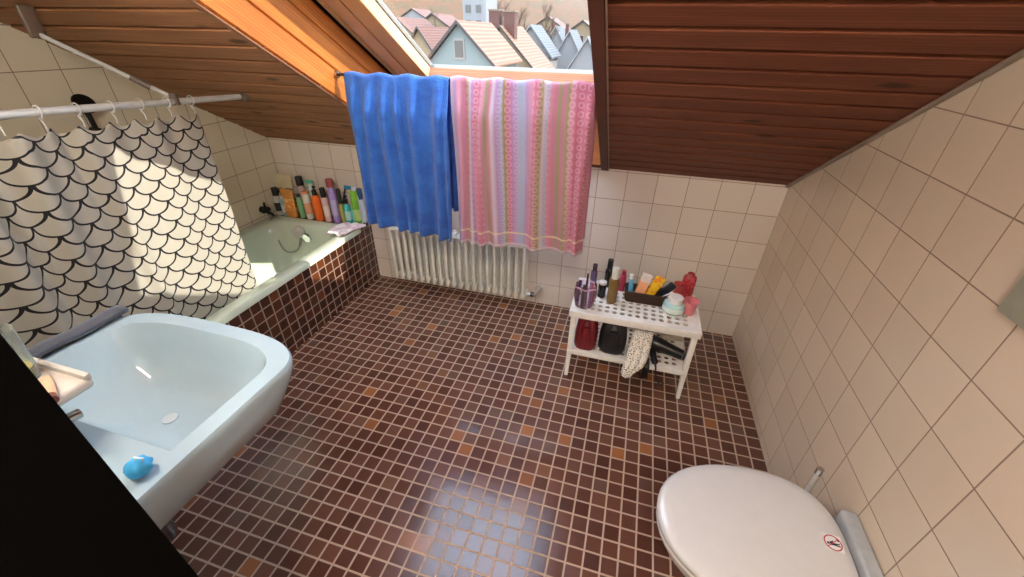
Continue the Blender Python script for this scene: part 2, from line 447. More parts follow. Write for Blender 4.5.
def towel_mat(name, pink):
    t = NT(name)
    uvn = t.new('ShaderNodeUVMap'); sp = t.new('ShaderNodeSeparateXYZ'); t.link(uvn.outputs[0], sp.inputs[0])
    u, v = sp.outputs[0], sp.outputs[1]
    co, _ = t.obj()
    n = t.noise(co, 260, 2); n2 = t.noise(co, 18, 3)
    if pink:
        P, O, L, W, B, K = srgb(208, 112, 138), srgb(160, 146, 74), srgb(190, 146, 200), srgb(222, 204, 214), srgb(178, 188, 214), srgb(218, 142, 164)
        st = [(0, W), (.035, L), (.06, K), (.11, P), (.125, O), (.145, W), (.16, L), (.19, P), (.25, K), (.27, O), (.295, P), (.32, W), (.345, L), (.375, B), (.39, O), (.415, P), (.455, L), (.50, B), (.535, B), (.545, L), (.58, K), (.62, P), (.655, O), (.675, W), (.70, B), (.715, K), (.75, P), (.785, O), (.805, P), (.84, O), (.86, K), (.895, P), (.92, O), (.94, L), (.97, W), (1., K)]
        st = [s for i, s in enumerate(st)][:32]
        base = t.ramp(u, st, 'EASE')
        # little woven motifs: rows of rings in the pink bands, chevrons in the pale ones
        du = t.math('SUBTRACT', t.math('FRACT', t.math('MULTIPLY', u, 18.)), .5)
        dv = t.math('MULTIPLY', t.math('SUBTRACT', t.math('FRACT', t.math('MULTIPLY', v, 44.)), .5), 1.)
        rr = t.math('SQRT', t.math('ADD', t.math('MULTIPLY', du, du), t.math('MULTIPLY', dv, dv)))
        ring = t.math('LESS_THAN', t.math('ABSOLUTE', t.math('SUBTRACT', rr, .30)), .10)
        gate = t.math('GREATER_THAN', t.math('FRACT', t.math('MULTIPLY', u, 4.1)), .42)
        base = t.mix(t.math('MULTIPLY', t.math('MULTIPLY', ring, gate), .34), base, c4(srgb(240, 206, 224)))
        ch = t.math('GREATER_THAN', t.math('FRACT', t.math('ADD', t.math('MULTIPLY', v, 130.), t.math('MULTIPLY', t.math('ABSOLUTE', t.math('SUBTRACT', t.math('FRACT', t.math('MULTIPLY', u, 22.)), .5)), 2.))), .5)
        base = t.mix(t.math('MULTIPLY', t.math('MULTIPLY', ch, t.math('SUBTRACT', 1., gate)), .28), base, c4(srgb(176, 178, 206)))
        hem = t.math('LESS_THAN', t.math('ABSOLUTE', t.math('SUBTRACT', v, .05)), .0035)
        base = t.mix(t.math('MULTIPLY', hem, .8), base, c4(srgb(244, 226, 190)))
        end = t.math('LESS_THAN', v, .012)
        base = t.mix(t.math('MULTIPLY', end, .8), base, c4(srgb(236, 220, 228)))
    else:
        base = t.ramp(t.math('ADD', t.math('MULTIPLY', n, .5), t.math('MULTIPLY', n2, .5)), [(.35, srgb(26, 82, 176)), (.62, srgb(52, 122, 214))])
        band = t.math('MULTIPLY', t.math('GREATER_THAN', v, .045), t.math('LESS_THAN', v, .088))
        base = t.mix(t.math('MULTIPLY', band, .5), base, c4(srgb(30, 80, 180)))
    base = t.mix(t.math('MULTIPLY', n2, .16), base, c4(srgb(214, 190, 206)) if pink else c4(srgb(90, 140, 220)))
    base = t.mix(t.math('MULTIPLY', n, .45), base, t.mix(1., base, c4((.70, .70, .74)), 'MULTIPLY'))
    t.link(base, t.b.inputs['Base Color']); t.b.inputs['Roughness'].default_value = .95
    t.b.inputs['Sheen Weight'].default_value = .25
    t.bump(n, 1., .006)
    # light shines through the cloth a little
    tl = t.new('ShaderNodeBsdfTranslucent'); t.link(base, tl.inputs[0])
    ms = t.new('ShaderNodeMixShader'); ms.inputs[0].default_value = .22
    t.link(t.b.outputs[0], ms.inputs[1]); t.link(tl.outputs[0], ms.inputs[2]); t.link(ms.outputs[0], t.out.inputs['Surface'])
    return t.m
bl = thing('blue_towel', 'plain blue terry towel folded over the rail, left of the pink one', 'towel', (-1.70, RY, RZ))
m = MB(); m.sheet(towel_sheet(-1.935, -1.470, .722, .80, [(.05, .05, .016), (.22, .06, .022), (.40, .05, .020), (.52, .04, .018), (.67, .05, .022), (.90, .05, .026), (1.0, .03, .02)], xb0=-1.925, xb1=-1.475, drop=.028), 90, 110)
m.build('cloth', towel_mat('blue_terry', 0), bl, smooth=80, solid=.005)
pk = thing('striped_towel', 'pink, lilac and olive striped towel hanging beside the blue one', 'towel', (-1.18, RY, RZ))
m = MB(); m.sheet(towel_sheet(-1.462, -.905, .690, .76, [(.04, .03, .014), (.16, .04, .016), (.235, .03, .022), (.33, .05, .016), (.62, .05, .018), (.86, .04, .012), (.955, .03, .018)], xb0=-1.452, xb1=-.880, drop=-.018), 110, 110)
m.build('cloth', towel_mat('striped_terry', 1), pk, smooth=80, solid=.005)

# ------------------------------------------------------------ bathtub
TX0, TX1, TY0, TY1, TZ = XL + .002, -2.355, -1.87, -.128, .435
tub = thing('bathtub', 'pale green built-in bathtub with dark brown mosaic apron, left wall', 'bathtub', (-2.70, -1.0, 0))
m = MB(); cx, cy = (TX0 + TX1) / 2, (TY0 + TY1) / 2; hx, hy = (TX1 - TX0) / 2, (TY1 - TY0) / 2
rg = [rrect(cx, cy, hx, hy, .012, TZ - .034), rrect(cx, cy, hx, hy, .012, TZ - .008), rrect(cx, cy, hx - .006, hy - .006, .012, TZ), rrect(cx, cy, hx - .062, hy - .055, .10, TZ),
      rrect(cx, cy, hx - .072, hy - .068, .11, TZ - .012), rrect(cx, cy, hx - .085, hy - .10, .12, TZ - .10), rrect(cx, cy, hx - .105, hy - .15, .13, TZ - .26), rrect(cx, cy, hx - .13, hy - .20, .12, TZ - .35), rrect(cx, cy, hx - .19, hy - .28, .10, TZ - .375)]
m.loft(rg, cap0=False); m.build('basin', M_tub, tub, smooth=50)
m = MB()
m.box(-2.42, -2.367, -2.04, -.13, 0, .400); m.box(XL + .002, -2.367, -.128, -.0015, 0, .428); m.box(XL + .002, -2.367, -2.045, -1.872, 0, .428)
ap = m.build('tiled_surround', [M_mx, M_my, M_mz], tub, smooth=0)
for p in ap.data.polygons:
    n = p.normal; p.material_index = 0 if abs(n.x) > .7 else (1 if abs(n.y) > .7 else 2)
MB().lathe([(.0, 0), (.026, 0), (.026, .004), (.018, .006), (.0, .006)], -2.70, -.62, TZ - .374, 20, cap0=False, cap1=False).build('drain', M_chrome, tub)
MB().tube([(-2.70, TY1 - .105, .36), (-2.70, TY1 - .122, .357)], .03, 20).build('overflow', M_chrome, tub)

# hand shower lying in the tub, hose to the mixer in the corner
hs = thing('hand_shower', 'chrome hand shower with hose lying in the pale green tub', 'hand shower', (-2.78, -.5, .1))
hp = Vector((-2.752, -.243, .392))
m = MB(); m.M = Matrix.Translation(hp) @ Matrix.Rotation(math.radians(58), 4, 'X') @ Matrix.Rotation(math.radians(14), 4, 'Y')
m.lathe([(.001, -.02), (.018, -.02), (.038, -.006), (.042, .004), (.040, .008), (.033, .009), (.001, .006)], 0, 0, 0, 26)
m.build('shower_head', plain(196, 198, 194, .3, .35), hs)
m = MB(); m.tube([hp + Vector((0, .0, -.016)), (-2.742, -.250, .345), (-2.752, -.262, .305)], [.012, .010, .009]); m.build('handle', M_chrome, hs)
pts0 = [(-2.752, -.262, .305), (-2.765, -.275, .280), (-2.80, -.29, .262), (-2.845, -.295, .262), (-2.89, -.280, .290), (-2.93, -.25, .345), (-2.962, -.225, .40), (-2.982, -.215, .44), (-2.990, -.21, .474)]
pts = []
for i in range(len(pts0) - 1):
    p0, p1, p2, p3 = [Vector(pts0[max(0, min(len(pts0) - 1, i + q))]) for q in (-1, 0, 1, 2)]
    for k in range(5):
        t = k / 5; pts.append(.5 * ((2 * p1) + (p2 - p0) * t + (2 * p0 - 5 * p1 + 4 * p2 - p3) * t * t + (3 * p1 - p0 - 3 * p2 + p3) * t ** 3))
pts.append(Vector(pts0[-1]))
m = MB(); m.tube(pts, .0055, 8); m.build('hose', plain(150, 154, 148, .35, .3), hs)
fx = thing('bath_mixer', 'black bath tap mounted on the left tiled wall above the tub', 'tap', (XL, -.22, .53))
MB().tube([(XL + .0005, -.21, .50), (XL + .03, -.21, .50)], [.022, .016], 16).build('wall_union', M_black, fx)
MB().tube([(XL + .036, -.235, .50), (XL + .036, -.185, .50)], .016, 18).build('body', M_black, fx)
MB().tube([(XL + .036, -.21, .488), (XL + .066, -.21, .482), (XL + .090, -.21, .468)], [.010, .010, .008]).build('spout', M_black, fx)
MB().tube([(XL + .036, -.21, .512), (XL + .04, -.215, .535), (XL + .055, -.225, .558)], [.010, .008, .006]).build('lever', M_black, fx)

# cloth on the tub corner
cl = MB()
def clf(u, v):
    x = -2.475 + .125 * u + .03 * v; y = -.315 + .175 * v + .02 * u
    z = .4445 + .012 * abs(math.sin(u * 5 + v * 2)) + .010 * math.sin(v * PI) + .004 * math.sin(u * 17)
    return (x, y, z)
cl.sheet(clf, 24, 24)
tcl = NT('pink_white_cloth'); co, sx = tcl.obj()
tcl.link(tcl.ramp(tcl.noise(co, 16, 2), [(.4, srgb(244, 240, 242)), (.55, srgb(228, 190, 208)), (.62, srgb(244, 240, 242))]), tcl.b.inputs['Base Color']); tcl.b.inputs['Roughness'].default_value = .9
tag(cl.build('washcloth', tcl.m, None, smooth=80, solid=.012, origin='base'), 'folded white and pink cloth on the far corner of the bathtub rim', 'cloth')

# ------------------------------------------------------------ curtain rail and shower curtain
RXC = -2.44
E0 = Vector((-2.494, -.585, 1.250)); E1 = Vector((-2.40, -2.045, 1.335))
rd = thing('curtain_rail', 'white shower curtain rail under the sloping ceiling, above the tub', 'curtain rail', E0)
MB().tube([E0, E1], .0115, 14).build('rod', M_railw, rd)
J = E0.lerp(E1, .235)
MB().tube([E0 + Vector((0, -.0, 0)), E0.lerp(E1, .02)], [.022, .014], 14).build('end_bracket', M_greybr, rd)
MB().tube([J + Vector((0, .0, -.012)), J + Vector((0, 0, .028))], [.016, .014], 12).build('joint', M_greybr, rd)
B0 = at(38, 34, 0, -2.705)
MB().tube([J + Vector((0, 0, .014)), J.lerp(B0, .27) + Vector((0, 0, .01)), B0], [.0075, .0075, .0075], 10).build('stay', M_railw, rd)
mid = J.lerp(B0, .27)
MB().tube([mid - (B0 - J).normalized() * .03 + Vector((0, 0, .01)), mid + (B0 - J).normalized() * .03 + Vector((0, 0, .01))], .012, 12).build('sleeve', M_greybr, rd)
cz = HC - B0.y * .5867
m = MB(); m.M = Matrix.Translation((B0.x, B0.y, B0.z))
h = cz - B0.z
m.rbox(-.008, .008, -.024, .022, -.012, h * .96 + .0, .006)
m.build('ceiling_bracket', plain(112, 98, 86, .35, .2), rd)

# curtain sheet
def rail_at(y): 
    t = (y - E0.y) / (E1.y - E0.y); return E0.lerp(E1, t)
Y0c, Y1c = -.850, -1.785
ZB = .36
def curt(u, v):      # u from far edge to the near end, v from the bottom to the top
    y = Y0c + (Y1c - Y0c) * u
    r = rail_at(y); top = r.z - .045
    d = 1 - v
    sag = .016 * abs(math.sin(u * 11 * PI)) * math.exp(-d * 9)
    z = ZB + (top - ZB) * v - sag * 1.4
    a = .007 + .060 * max(0, u - .30)
    w = math.sin(u * 2 * PI * (5.2) + .7 * math.sin(d * 3 + u * 5)) + .4 * math.sin(u * 2 * PI * 11 + 1 + d * 1.6)
    x = r.x * v + (-2.478) * (1 - v) + a * w * (.38 + .62 * v) - .004
    y2 = y + .02 * math.sin(u * 25 + d * 2) * u - (.012 * d if u < .02 else 0)
    return (x, y2, z)
ms = MB(); ms.sheet(curt, 260, 60)
tc = NT('scallop_curtain')
uvn = tc.new('ShaderNodeUVMap'); sp = tc.new('ShaderNodeSeparateXYZ'); tc.link(uvn.outputs[0], sp.inputs[0])
CW, RR, RV = 1.06, .050, .042     # cloth width, scale half width, row height
uu = tc.math('MULTIPLY', sp.outputs[0], CW / (2 * RR)); vv = tc.math('MULTIPLY', sp.outputs[1], .90 / RV)
j = tc.math('CEIL', vv); tt = tc.math('SUBTRACT', j, vv)
sh = tc.math('MULTIPLY', tc.math('MODULO', j, 2.), .5)
dx = tc.math('MULTIPLY', tc.math('SUBTRACT', tc.math('FRACT', tc.math('ADD', uu, sh)), .5), 2.)
dist = tc.math('SQRT', tc.math('ADD', tc.math('MULTIPLY', dx, dx), tc.math('MULTIPLY', tt, tt)))
line = tc.math('LESS_THAN', tc.math('ABSOLUTE', tc.math('SUBTRACT', dist, .95)), .075)
colr = tc.mix(line, c4(srgb(208, 204, 190)), c4(srgb(40, 40, 42)))
tc.link(colr, tc.b.inputs['Base Color']); tc.b.inputs['Roughness'].default_value = .5
tl = tc.new('ShaderNodeBsdfTranslucent'); tc.link(colr, tl.inputs[0])
mxs = tc.new('ShaderNodeMixShader'); mxs.inputs[0].default_value = .38
tc.link(tc.b.outputs[0], mxs.inputs[1]); tc.link(tl.outputs[0], mxs.inputs[2]); tc.link(mxs.outputs[0], tc.out.inputs['Surface'])
sc = thing('shower_curtain', 'white shower curtain with black fish-scale pattern hanging into the tub', 'shower curtain', rail_at(-1.4))
ms.build('cloth', tc.m, sc, smooth=80, solid=.0012)
M_ring = plain(214, 216, 214, .3)
for k in range(10):
    y = Y0c - .012 + (Y1c - Y0c + .03) * (k / 9)
    r = rail_at(y)
    pts = [r + Vector((.0175 * math.cos(a), .002 * math.sin(a), .0175 * math.sin(a))) for a in [PI * 1.5 + 2 * PI * i / 16 * .93 for i in range(17)]]
    pts += [r + Vector((.003, 0, -.035)), r + Vector((.0, 0, -.052))]
    MB().tube(pts, .0022, 6).build('ring', M_ring, sc)

# black shower head on the left wall
sw = at(84, 104, 0, XL + .045)
sh_ = thing('wall_shower_head', 'black round shower head in a holder on the left wall', 'shower head', (XL, sw.y, sw.z - .1))
m = MB(); m.M = Matrix.Translation(sw) @ Matrix.Rotation(math.radians(62), 4, 'Y')
m.lathe([(.001, -.02), (.014, -.018), (.036, -.006), (.041, .004), (.038, .009), (.001, .009)], 0, 0, 0, 28)
m.build('head', M_black, sh_)
MB().tube([sw + Vector((-.012, 0, -.012)), sw + Vector((-.018, .008, -.06)), sw + Vector((-.02, .012, -.20))], [.013, .010, .010], 12).build('handle', M_black, sh_)
MB().tube([(XL + .0005, sw.y + .012, sw.z - .115), (XL + .04, sw.y + .012, sw.z - .115)], [.02, .017], 14).build('holder', M_black, sh_)

# ------------------------------------------------------------ radiator
rad = thing('radiator', 'white tubular radiator on the back wall beneath the towels', 'radiator', (-1.71, -.1, .085))
N = 20
for k in range(N):
    x = -2.150 + k * (2.150 - 1.262) / (N - 1)
    m = MB()
    for yy in (-.055, -.115):
        m.tube([(x, yy, .088), (x, yy, .10), (x, yy, .455), (x, yy, .468)], [.009, .0125, .0125, .009], 12)
    for zz in (.115, .445):
        m.rbox(x - .016, x + .016, -.125, -.045, zz - .016, zz + .016, .008, 2)
    m.build('column', M_rad, rad, smooth=50)
m = MB(); m.tube([(-2.150, -.128, .452), (-1.262, -.128, .452)], .006, 8); m.build('header_rail', M_rad, rad)
for x in (-2.0, -1.45): MB().box(x - .01, x + .01, -.05, -.0005, .42, .45).build('wall_bracket', M_rad, rad)
vl = MB(); vl.tube([(-1.246, -.085, .112), (-1.222, -.085, .112)], .012, 12); vl.build('inlet', M_white, rad)
MB().tube([(-1.222, -.085, .112), (-1.200, -.085, .112)], .016, 12).build('valve', plain(80, 76, 72, .3, .8), rad)
MB().tube([(-1.205, -.085, .112), (-1.19, -.075, .112), (-1.186, -.055, .114), (-1.186, -.0012, .114)], .011, 12).build('pipe', plain(190, 184, 176, .3, .3), rad)
MB().tube([(-1.186, -.012, .114), (-1.186, -.0008, .114)], .026, 18).build('rosette', plain(186, 178, 170, .3, .3), rad)

# ------------------------------------------------------------ wash basin
def sink_ring(z, inset, d0=0, shrink=0):
    x0, x1, yb, yf = -2.062 + inset, -1.462 - inset, YF + .001 + d0, -1.568 - inset
    pts = []
    n = 40
    # straight sides, curved front
    ys = yf - .115 + inset * .2
    for k in range(9): pts.append((x1, yb + (ys - yb) * k / 8, z))
    cxm = (x0 + x1) / 2; hw = (x1 - x0) / 2; dep = yf - ys
    for k in range(1, n):
        a = PI * k / n; e = .62
        pts.append((cxm + hw * math.copysign(abs(math.cos(a)) ** e, math.cos(a)), ys + dep * abs(math.sin(a)) ** .78, z))
    for k in range(9): pts.append((x0, ys + (yb - ys) * k / 8, z))
    for k in range(1, 8): pts.append((x0 + (x1 - x0) * k / 8, yb, z))
    return pts
sk = thing('wash_basin', 'wide pale blue ceramic wash basin in the left foreground', 'wash basin', (-1.76, -1.83, .60))
def scaled(ring, s, z, cx=-1.762, cy=-1.86, sy=None):
    sy = s if sy is None else sy
    return [(cx + (x - cx) * s, cy + (y - cy) * sy, z) for x, y, _ in ring]
base = sink_ring(.82, 0)
m = MB()
rings = [scaled(base, .36, .585, sy=.46), scaled(base, .60, .605, sy=.66), scaled(base, .84, .68, sy=.86), scaled(base, .95, .755, sy=.95), scaled(base, .985, .785, sy=.99), scaled(base, 1, .805, sy=1), scaled(base, 1, .816, sy=1), scaled(base, .99, .8225, sy=.99)]
inner = sink_ring(.82, .042, d0=.13)
rings += [[(x, y, .8225) for x, y, _ in inner], scaled(inner, .975, .812, cy=-1.78), scaled(inner, .90, .76, cy=-1.78), scaled(inner, .72, .70, cy=-1.78), scaled(inner, .45, .675, cy=-1.78), scaled(inner, .12, .668, cy=-1.78)]
m.loft(rings); m.build('bowl', M_ceram, sk, smooth=50)
MB().lathe([(.001, 0), (.017, 0), (.017, .003), (.001, .004)], -1.762, -1.78, .6685, 20).build('drain', plain(190, 200, 204, .2), sk)
MB().tube([(-1.76, -1.93, .60), (-1.76, -1.93, .46), (-1.76, -1.95, .43), (-1.76, -1.99, .43), (-1.76, -2.0495, .44)], .018, 14).build('drain_pipe', M_chrome, sk)
tp = thing('basin_tap', 'chrome mixer tap at the back of the wash basin', 'tap', (-1.70, -2.0, .823))
MB().lathe([(.001, 0), (.024, 0), (.024, .01), (.019, .014), (.018, .07), (.021, .075), (.019, .095), (.001, .10)], -1.70, -2.0, .8235, 22).build('body', M_chrome, tp)
MB().tube([(-1.70, -2.0, .865), (-1.70, -1.965, .878), (-1.70, -1.925, .870)], [.013, .011, .010], 12).build('spout', M_chrome, tp)
MB().tube([(-1.70, -2.0, .92), (-1.70, -1.965, .945)], [.006, .005], 10).build('lever', M_chrome, tp)

# grey cloth lying over the left rim of the basin
def gc(u, v):
    y = -1.99 + .375 * u
    if v < .45: x = -2.078 + .006 * v / .45; z = .76 + .075 * v / .45
    else: x = -2.072 + .046 * (v - .45) / .55; z = .835 + .006 * math.sin((v - .45) / .55 * PI)
    return (x - .012 * u * (1 - u), y, z + .004 + .002 * math.sin(u * 15))
m = MB(); m.sheet(gc, 30, 16)
tag(m.build('hand_towel', fabric('dark_grey_terry', (70, 74, 84)), None, smooth=80, solid=.012, origin='base'), 'dark grey towel lying along the left rim of the wash basin', 'towel')

# ceramic shelf above the rear of the basin
m = MB(); m.rbox(-2.16, -1.655, YF + .001, -1.895, .930, .952, .008, 3)
m.rbox(-2.16, -1.655, -1.905, -1.893, .945, .962, .005, 2)
tag(m.build('ceramic_shelf', plain(206, 200, 190, .15), None, origin='base'), 'narrow off-white ceramic shelf above the rear of the wash basin', 'shelf')
TUX, TUY = -1.765, -1.938
clearp = plain(214, 220, 214, .08, trans=.85, noise=.01)
c = thing('clear_tumbler', 'clear plastic tumbler on the shelf above the basin', 'tumbler', (TUX, TUY, .9525))
MB().lathe([(.026, 0), (.034, .105), (.0315, .105), (.024, .004), (.001, .004)], TUX, TUY, .9528, 26, cap1=False).build('cup', clearp, c)
MB().lathe([(.001, 0), (.022, 0), (.024, .02), (.001, .022)], TUX, TUY, .9575, 18).build('yellow_soap', plain(214, 188, 96, .5), c)
c = thing('peach_tube', 'peach coloured tube lying on the shelf edge, nearest the black wall end', 'tube', (-1.74, -1.945, .953))
m = MB(); m.M = Matrix.Translation((-1.682, -1.945, .963)) @ Matrix.Rotation(math.radians(-20), 4, 'Z') @ Matrix.Scale(.72, 4)
m.loft([[(x, .017 * a * math.cos(t), .013 * b * math.sin(t)) for t in [2 * PI * k / 16 for k in range(16)]] for x, a, b in ((-.055, .9, .12), (-.04, 1, .5), (0, .95, .85), (.04, .75, .95), (.045, .7, .9))])
m.build('body', plain(222, 178, 142, .4), c)
m = MB(); m.M = Matrix.Translation((-1.682, -1.945, .963)) @ Matrix.Rotation(math.radians(-20), 4, 'Z') @ Matrix.Scale(.72, 4)
m.tube([(.046, 0, 0), (.068, 0, 0)], .0115, 16); m.build('cap', plain(120, 70, 60, .4), c)
gb = Vector((-1.505, -1.968, .8235))
c = thing('blue_sponge', 'small bright blue bath puff on the basin rim by the black wall end', 'sponge', gb)
m = MB(); rs = []
for i in range(11):
    a = PI * i / 10; rs.append([((.020 * math.sin(a) * (1 + .12 * math.sin(7 * t + i))) * math.cos(t) + gb.x, (.020 * math.sin(a) * (1 + .12 * math.sin(7 * t + i))) * math.sin(t) + gb.y, gb.z + .018 - .018 * math.cos(a)) for t in [2 * PI * k / 28 for k in range(28)]])
m.loft(rs); m.build('puff', plain(64, 172, 226, .7), c, smooth=80)
MB().tube([gb + Vector((0, 0, .034)), gb + Vector((.008, .0, .048)), gb + Vector((.016, .006, .040)), gb + Vector((.012, .004, .033))], .0018, 6).build('cord', plain(230, 240, 245, .7), c)
bc = at(158, 530, 2, .49)
MB().lathe([(.001, 0), (.026, .004), (.031, .012), (.031, .085), (.024, .093), (.012, .097), (.012, .125), (.001, .126)], bc.x, bc.y, .455, 24).build('bottle_trap', plain(96, 98, 100, .2, .8), sk)

# ------------------------------------------------------------ toilet
tt_ = thing('toilet', 'white toilet with closed lid against the right wall, right foreground', 'toilet', (-.26, -1.48, 0))
YC = -1.482
def egg(sc_, z, dx=0, xs=1, rear=-.048):
    pts = []
    # front half: ellipse-like nose, rear tapering to the hinge
    for k in range(48):
        a = 2 * PI * k / 48; c_, s_ = math.cos(a), math.sin(a)
        if c_ < 0: x = -.235 + .285 * c_ * 1.0; y = .202 * math.copysign(abs(s_) ** .92, s_)
        else: x = -.235 + (rear + .235) * abs(c_) ** .80; y = .202 * math.copysign(abs(s_) ** .66, s_)
        pts.append((-.25 + (x + .25) * sc_ * xs + dx, YC + y * sc_, z))
    return pts
LZ = .41
m = MB(); m.loft([egg(.97, LZ - .022), egg(.995, LZ - .018), egg(1., LZ - .010), egg(.995, LZ - .002), egg(.97, LZ + .003), egg(.85, LZ + .007), egg(.5, LZ + .010), egg(.1, LZ + .011)]); m.build('lid', M_toilet, tt_, smooth=60)
m = MB(); m.loft([egg(.96, LZ - .046), egg(.985, LZ - .042), egg(.99, LZ - .034), egg(.985, LZ - .027), egg(.96, LZ - .024)]); m.build('seat', M_toilet, tt_, smooth=60)
m = MB()
m.loft([[(x * .55 - .06, YC + (y - YC) * .55, z) for x, y, z in egg(1, .001)], [(x * .55 - .06, YC + (y - YC) * .52, z) for x, y, z in egg(1, .10)], [(x * .72 - .045, YC + (y - YC) * .68, z) for x, y, z in egg(1, .22)], egg(.90, .32), egg(.94, .352), egg(.92, .362)])
m.build('bowl', M_toilet, tt_, smooth=60)
MB().rbox(-.044, -.0015, YC - .125, YC + .125, .20, .430, .010, 3).build('rear_deck', plain(170, 172, 174, .2), tt_)
for dy in (-.07, .07): MB().tube([(-.056, YC + dy - .014, LZ - .026), (-.052, YC + dy + .014, LZ - .026)], .008, 12).build('hinge', M_toilet, tt_)
# sticker on the lid
sp_ = at(833, 543, 2, LZ + .010)
st = thing('warning_sticker', 'round red and white sticker with crossed-out standing figure on the toilet lid', 'sticker', (sp_.x, sp_.y, LZ + .0095))
Rm = Matrix.Translation((sp_.x, sp_.y, LZ + .0100)) @ Matrix.Rotation(math.radians(88), 4, 'Z')
def flat(mb, poly, z0, z1):
    n = len(poly); mb.add([(x, y, z0) for x, y in poly] + [(x, y, z1) for x, y in poly], [tuple(reversed(range(n))), tuple(n + i for i in range(n))] + [(i, (i + 1) % n, n + (i + 1) % n, n + i) for i in range(n)])
M_red = plain(176, 30, 52, .4); M_ink = plain(20, 18, 20, .4)
m = MB(); m.M = Rm; flat(m, [(-.0215, -.0215), (.0215, -.0215), (.0215, .0215), (-.0215, .0215)], 0, .0006); m.build('sheet', plain(232, 228, 228, .35), st, smooth=0)
m = MB(); m.M = Rm
ro, ri = .0205, .0178; n = 48
vs = [(r * math.cos(2 * PI * k / n), r * math.sin(2 * PI * k / n), z) for z in (.0006, .0010) for r in (ri, ro) for k in range(n)]
fs = []
for k in range(n):
    q = (k + 1) % n
    fs += [(2 * n + k, 3 * n + k, 3 * n + q, 2 * n + q), (n + k, n + q, 3 * n + q, 3 * n + k), (k, 2 * n + k, 2 * n + q, q)]
m.add(vs, fs); m.build('ring', M_red, st, smooth=0)
m = MB(); m.M = Rm @ Matrix.Rotation(math.radians(-48), 4, 'Z'); flat(m, [(-.0185, -.0009), (.0185, -.0009), (.0185, .0009), (-.0185, .0009)], .0011, .0014); m.build('bar', M_red, st, smooth=0)
m = MB(); m.M = Rm
flat(m, [(-.003 + .0032 * math.cos(2 * PI * k / 14), .0115 + .0032 * math.sin(2 * PI * k / 14)) for k in range(14)], .0006, .0010)
flat(m, [(-.0070, .0075), (.0008, .0078), (.0035, .0030), (.0065, -.0005), (.0052, -.0018), (.0005, .0010), (.0000, -.0025), (.0010, -.0150), (-.0018, -.0150), (-.0028, -.0050), (-.0048, -.0150), (-.0076, -.0150), (-.0066, -.0025)], .0006, .0010)
flat(m, [(.0060, -.0125), (.0140, -.0100), (.0132, -.0085), (.0120, -.0150), (.0080, -.0155)], .0006, .0010)
m.build('figure', M_ink, st, smooth=0)

# toilet brush behind
tbp = at(821, 469, 0, -.088)
tb = thing('toilet_brush', 'white toilet brush with tall handle between toilet and right wall', 'toilet brush', (tbp.x, tbp.y, 0))
MB().lathe([(.045, 0), (.048, .01), (.046, .30), (.043, .312), (.014, .318), (.001, .318)], tbp.x, tbp.y, .001, 26).build('holder', M_wplastic, tb)
MB().tube([(tbp.x, tbp.y, .31), (tbp.x, tbp.y, tbp.z - .02)], .0085, 14).build('handle', plain(200, 196, 190, .25, .3), tb)
MB().tube([(tbp.x, tbp.y, tbp.z - .02), (tbp.x, tbp.y, tbp.z)], [.0095, .0090], 14).build('knob', M_chrome, tb)

# pale plate on the right wall at the picture's edge
m = MB(); m.rbox(-.010, -.0008, -1.56, -1.318, 1.069, 1.30, .003, 2)
tag(m.build('wall_plate', plain(176, 178, 158, .35), None, origin=(-.001, -1.44, 1.18)), 'pale greenish flat plate mounted on the right tiled wall', 'wall plate')

# ------------------------------------------------------------ stool shelf
SX0, SX1, SY0, SY1, SZ = -.905, -.325, -.602, -.285, .395
sv = thing('plastic_shelf', 'white two-tier plastic shelf stool with perforated top by the back wall', 'shelf stool', (-.615, -.44, 0))
def tray(mb, x0, x1, y0, y1, z, lip, cell=.0355, rad=.0122, th=.006, holes=True):
    nx = int((x1 - x0 - .05) / cell); ny = int((y1 - y0 - .05) / cell)
    gx0 = (x0 + x1) / 2 - nx * cell / 2; gy0 = (y0 + y1) / 2 - ny * cell / 2
    gx1, gy1 = gx0 + nx * cell, gy0 + ny * cell
    for zz in (z, z - th):
        # margin
        for (a, b, c, d) in ((x0, gx0, y0, y1), (gx1, x1, y0, y1), (gx0, gx1, y0, gy0), (gx0, gx1, gy1, y1)):
            mb.add([(a, c, zz), (b, c, zz), (b, d, zz), (a, d, zz)], [(0, 1, 2, 3)])
    K = 16
    for i in range(nx):
        for jn in range(ny):
            cx, cy = gx0 + (i + .5) * cell, gy0 + (jn + .5) * cell; h = cell / 2
            vs = []
            for zz in (z, z - th):
                for k in range(K):
                    a = 2 * PI * k / K + PI / 4; c_, s_ = math.cos(a), math.sin(a); q = h / max(abs(c_), abs(s_))
                    vs.append((cx + c_ * q, cy + s_ * q, zz))
                for k in range(K):
                    a = 2 * PI * k / K + PI / 4; vs.append((cx + rad * math.cos(a), cy + rad * math.sin(a), zz))
            fs = []
            for k in range(K):
                q = (k + 1) % K
                fs += [(k, q, K + q, K + k), (2 * K + k, 3 * K + k, 3 * K + q, 2 * K + q), (K + k, K + q, 3 * K + q, 3 * K + k)]
            mb.add(vs, fs)
    for (a, b, c, d) in ((x0 - .006, x0, y0 - .006, y1 + .006), (x1, x1 + .006, y0 - .006, y1 + .006), (x0, x1, y0 - .006, y0), (x0, x1, y1, y1 + .006)):
        mb.rbox(a, b, c, d, z - lip, z + .006, .0028, 2)
m = MB(); tray(m, SX0, SX1, SY0, SY1, SZ, .030); m.build('top_tray', M_wplastic, sv, smooth=30)
m = MB(); tray(m, SX0 + .008, SX1 - .008, SY0 + .0, SY1 - .008, .160, .022); m.build('lower_tray', M_wplastic, sv, smooth=30)
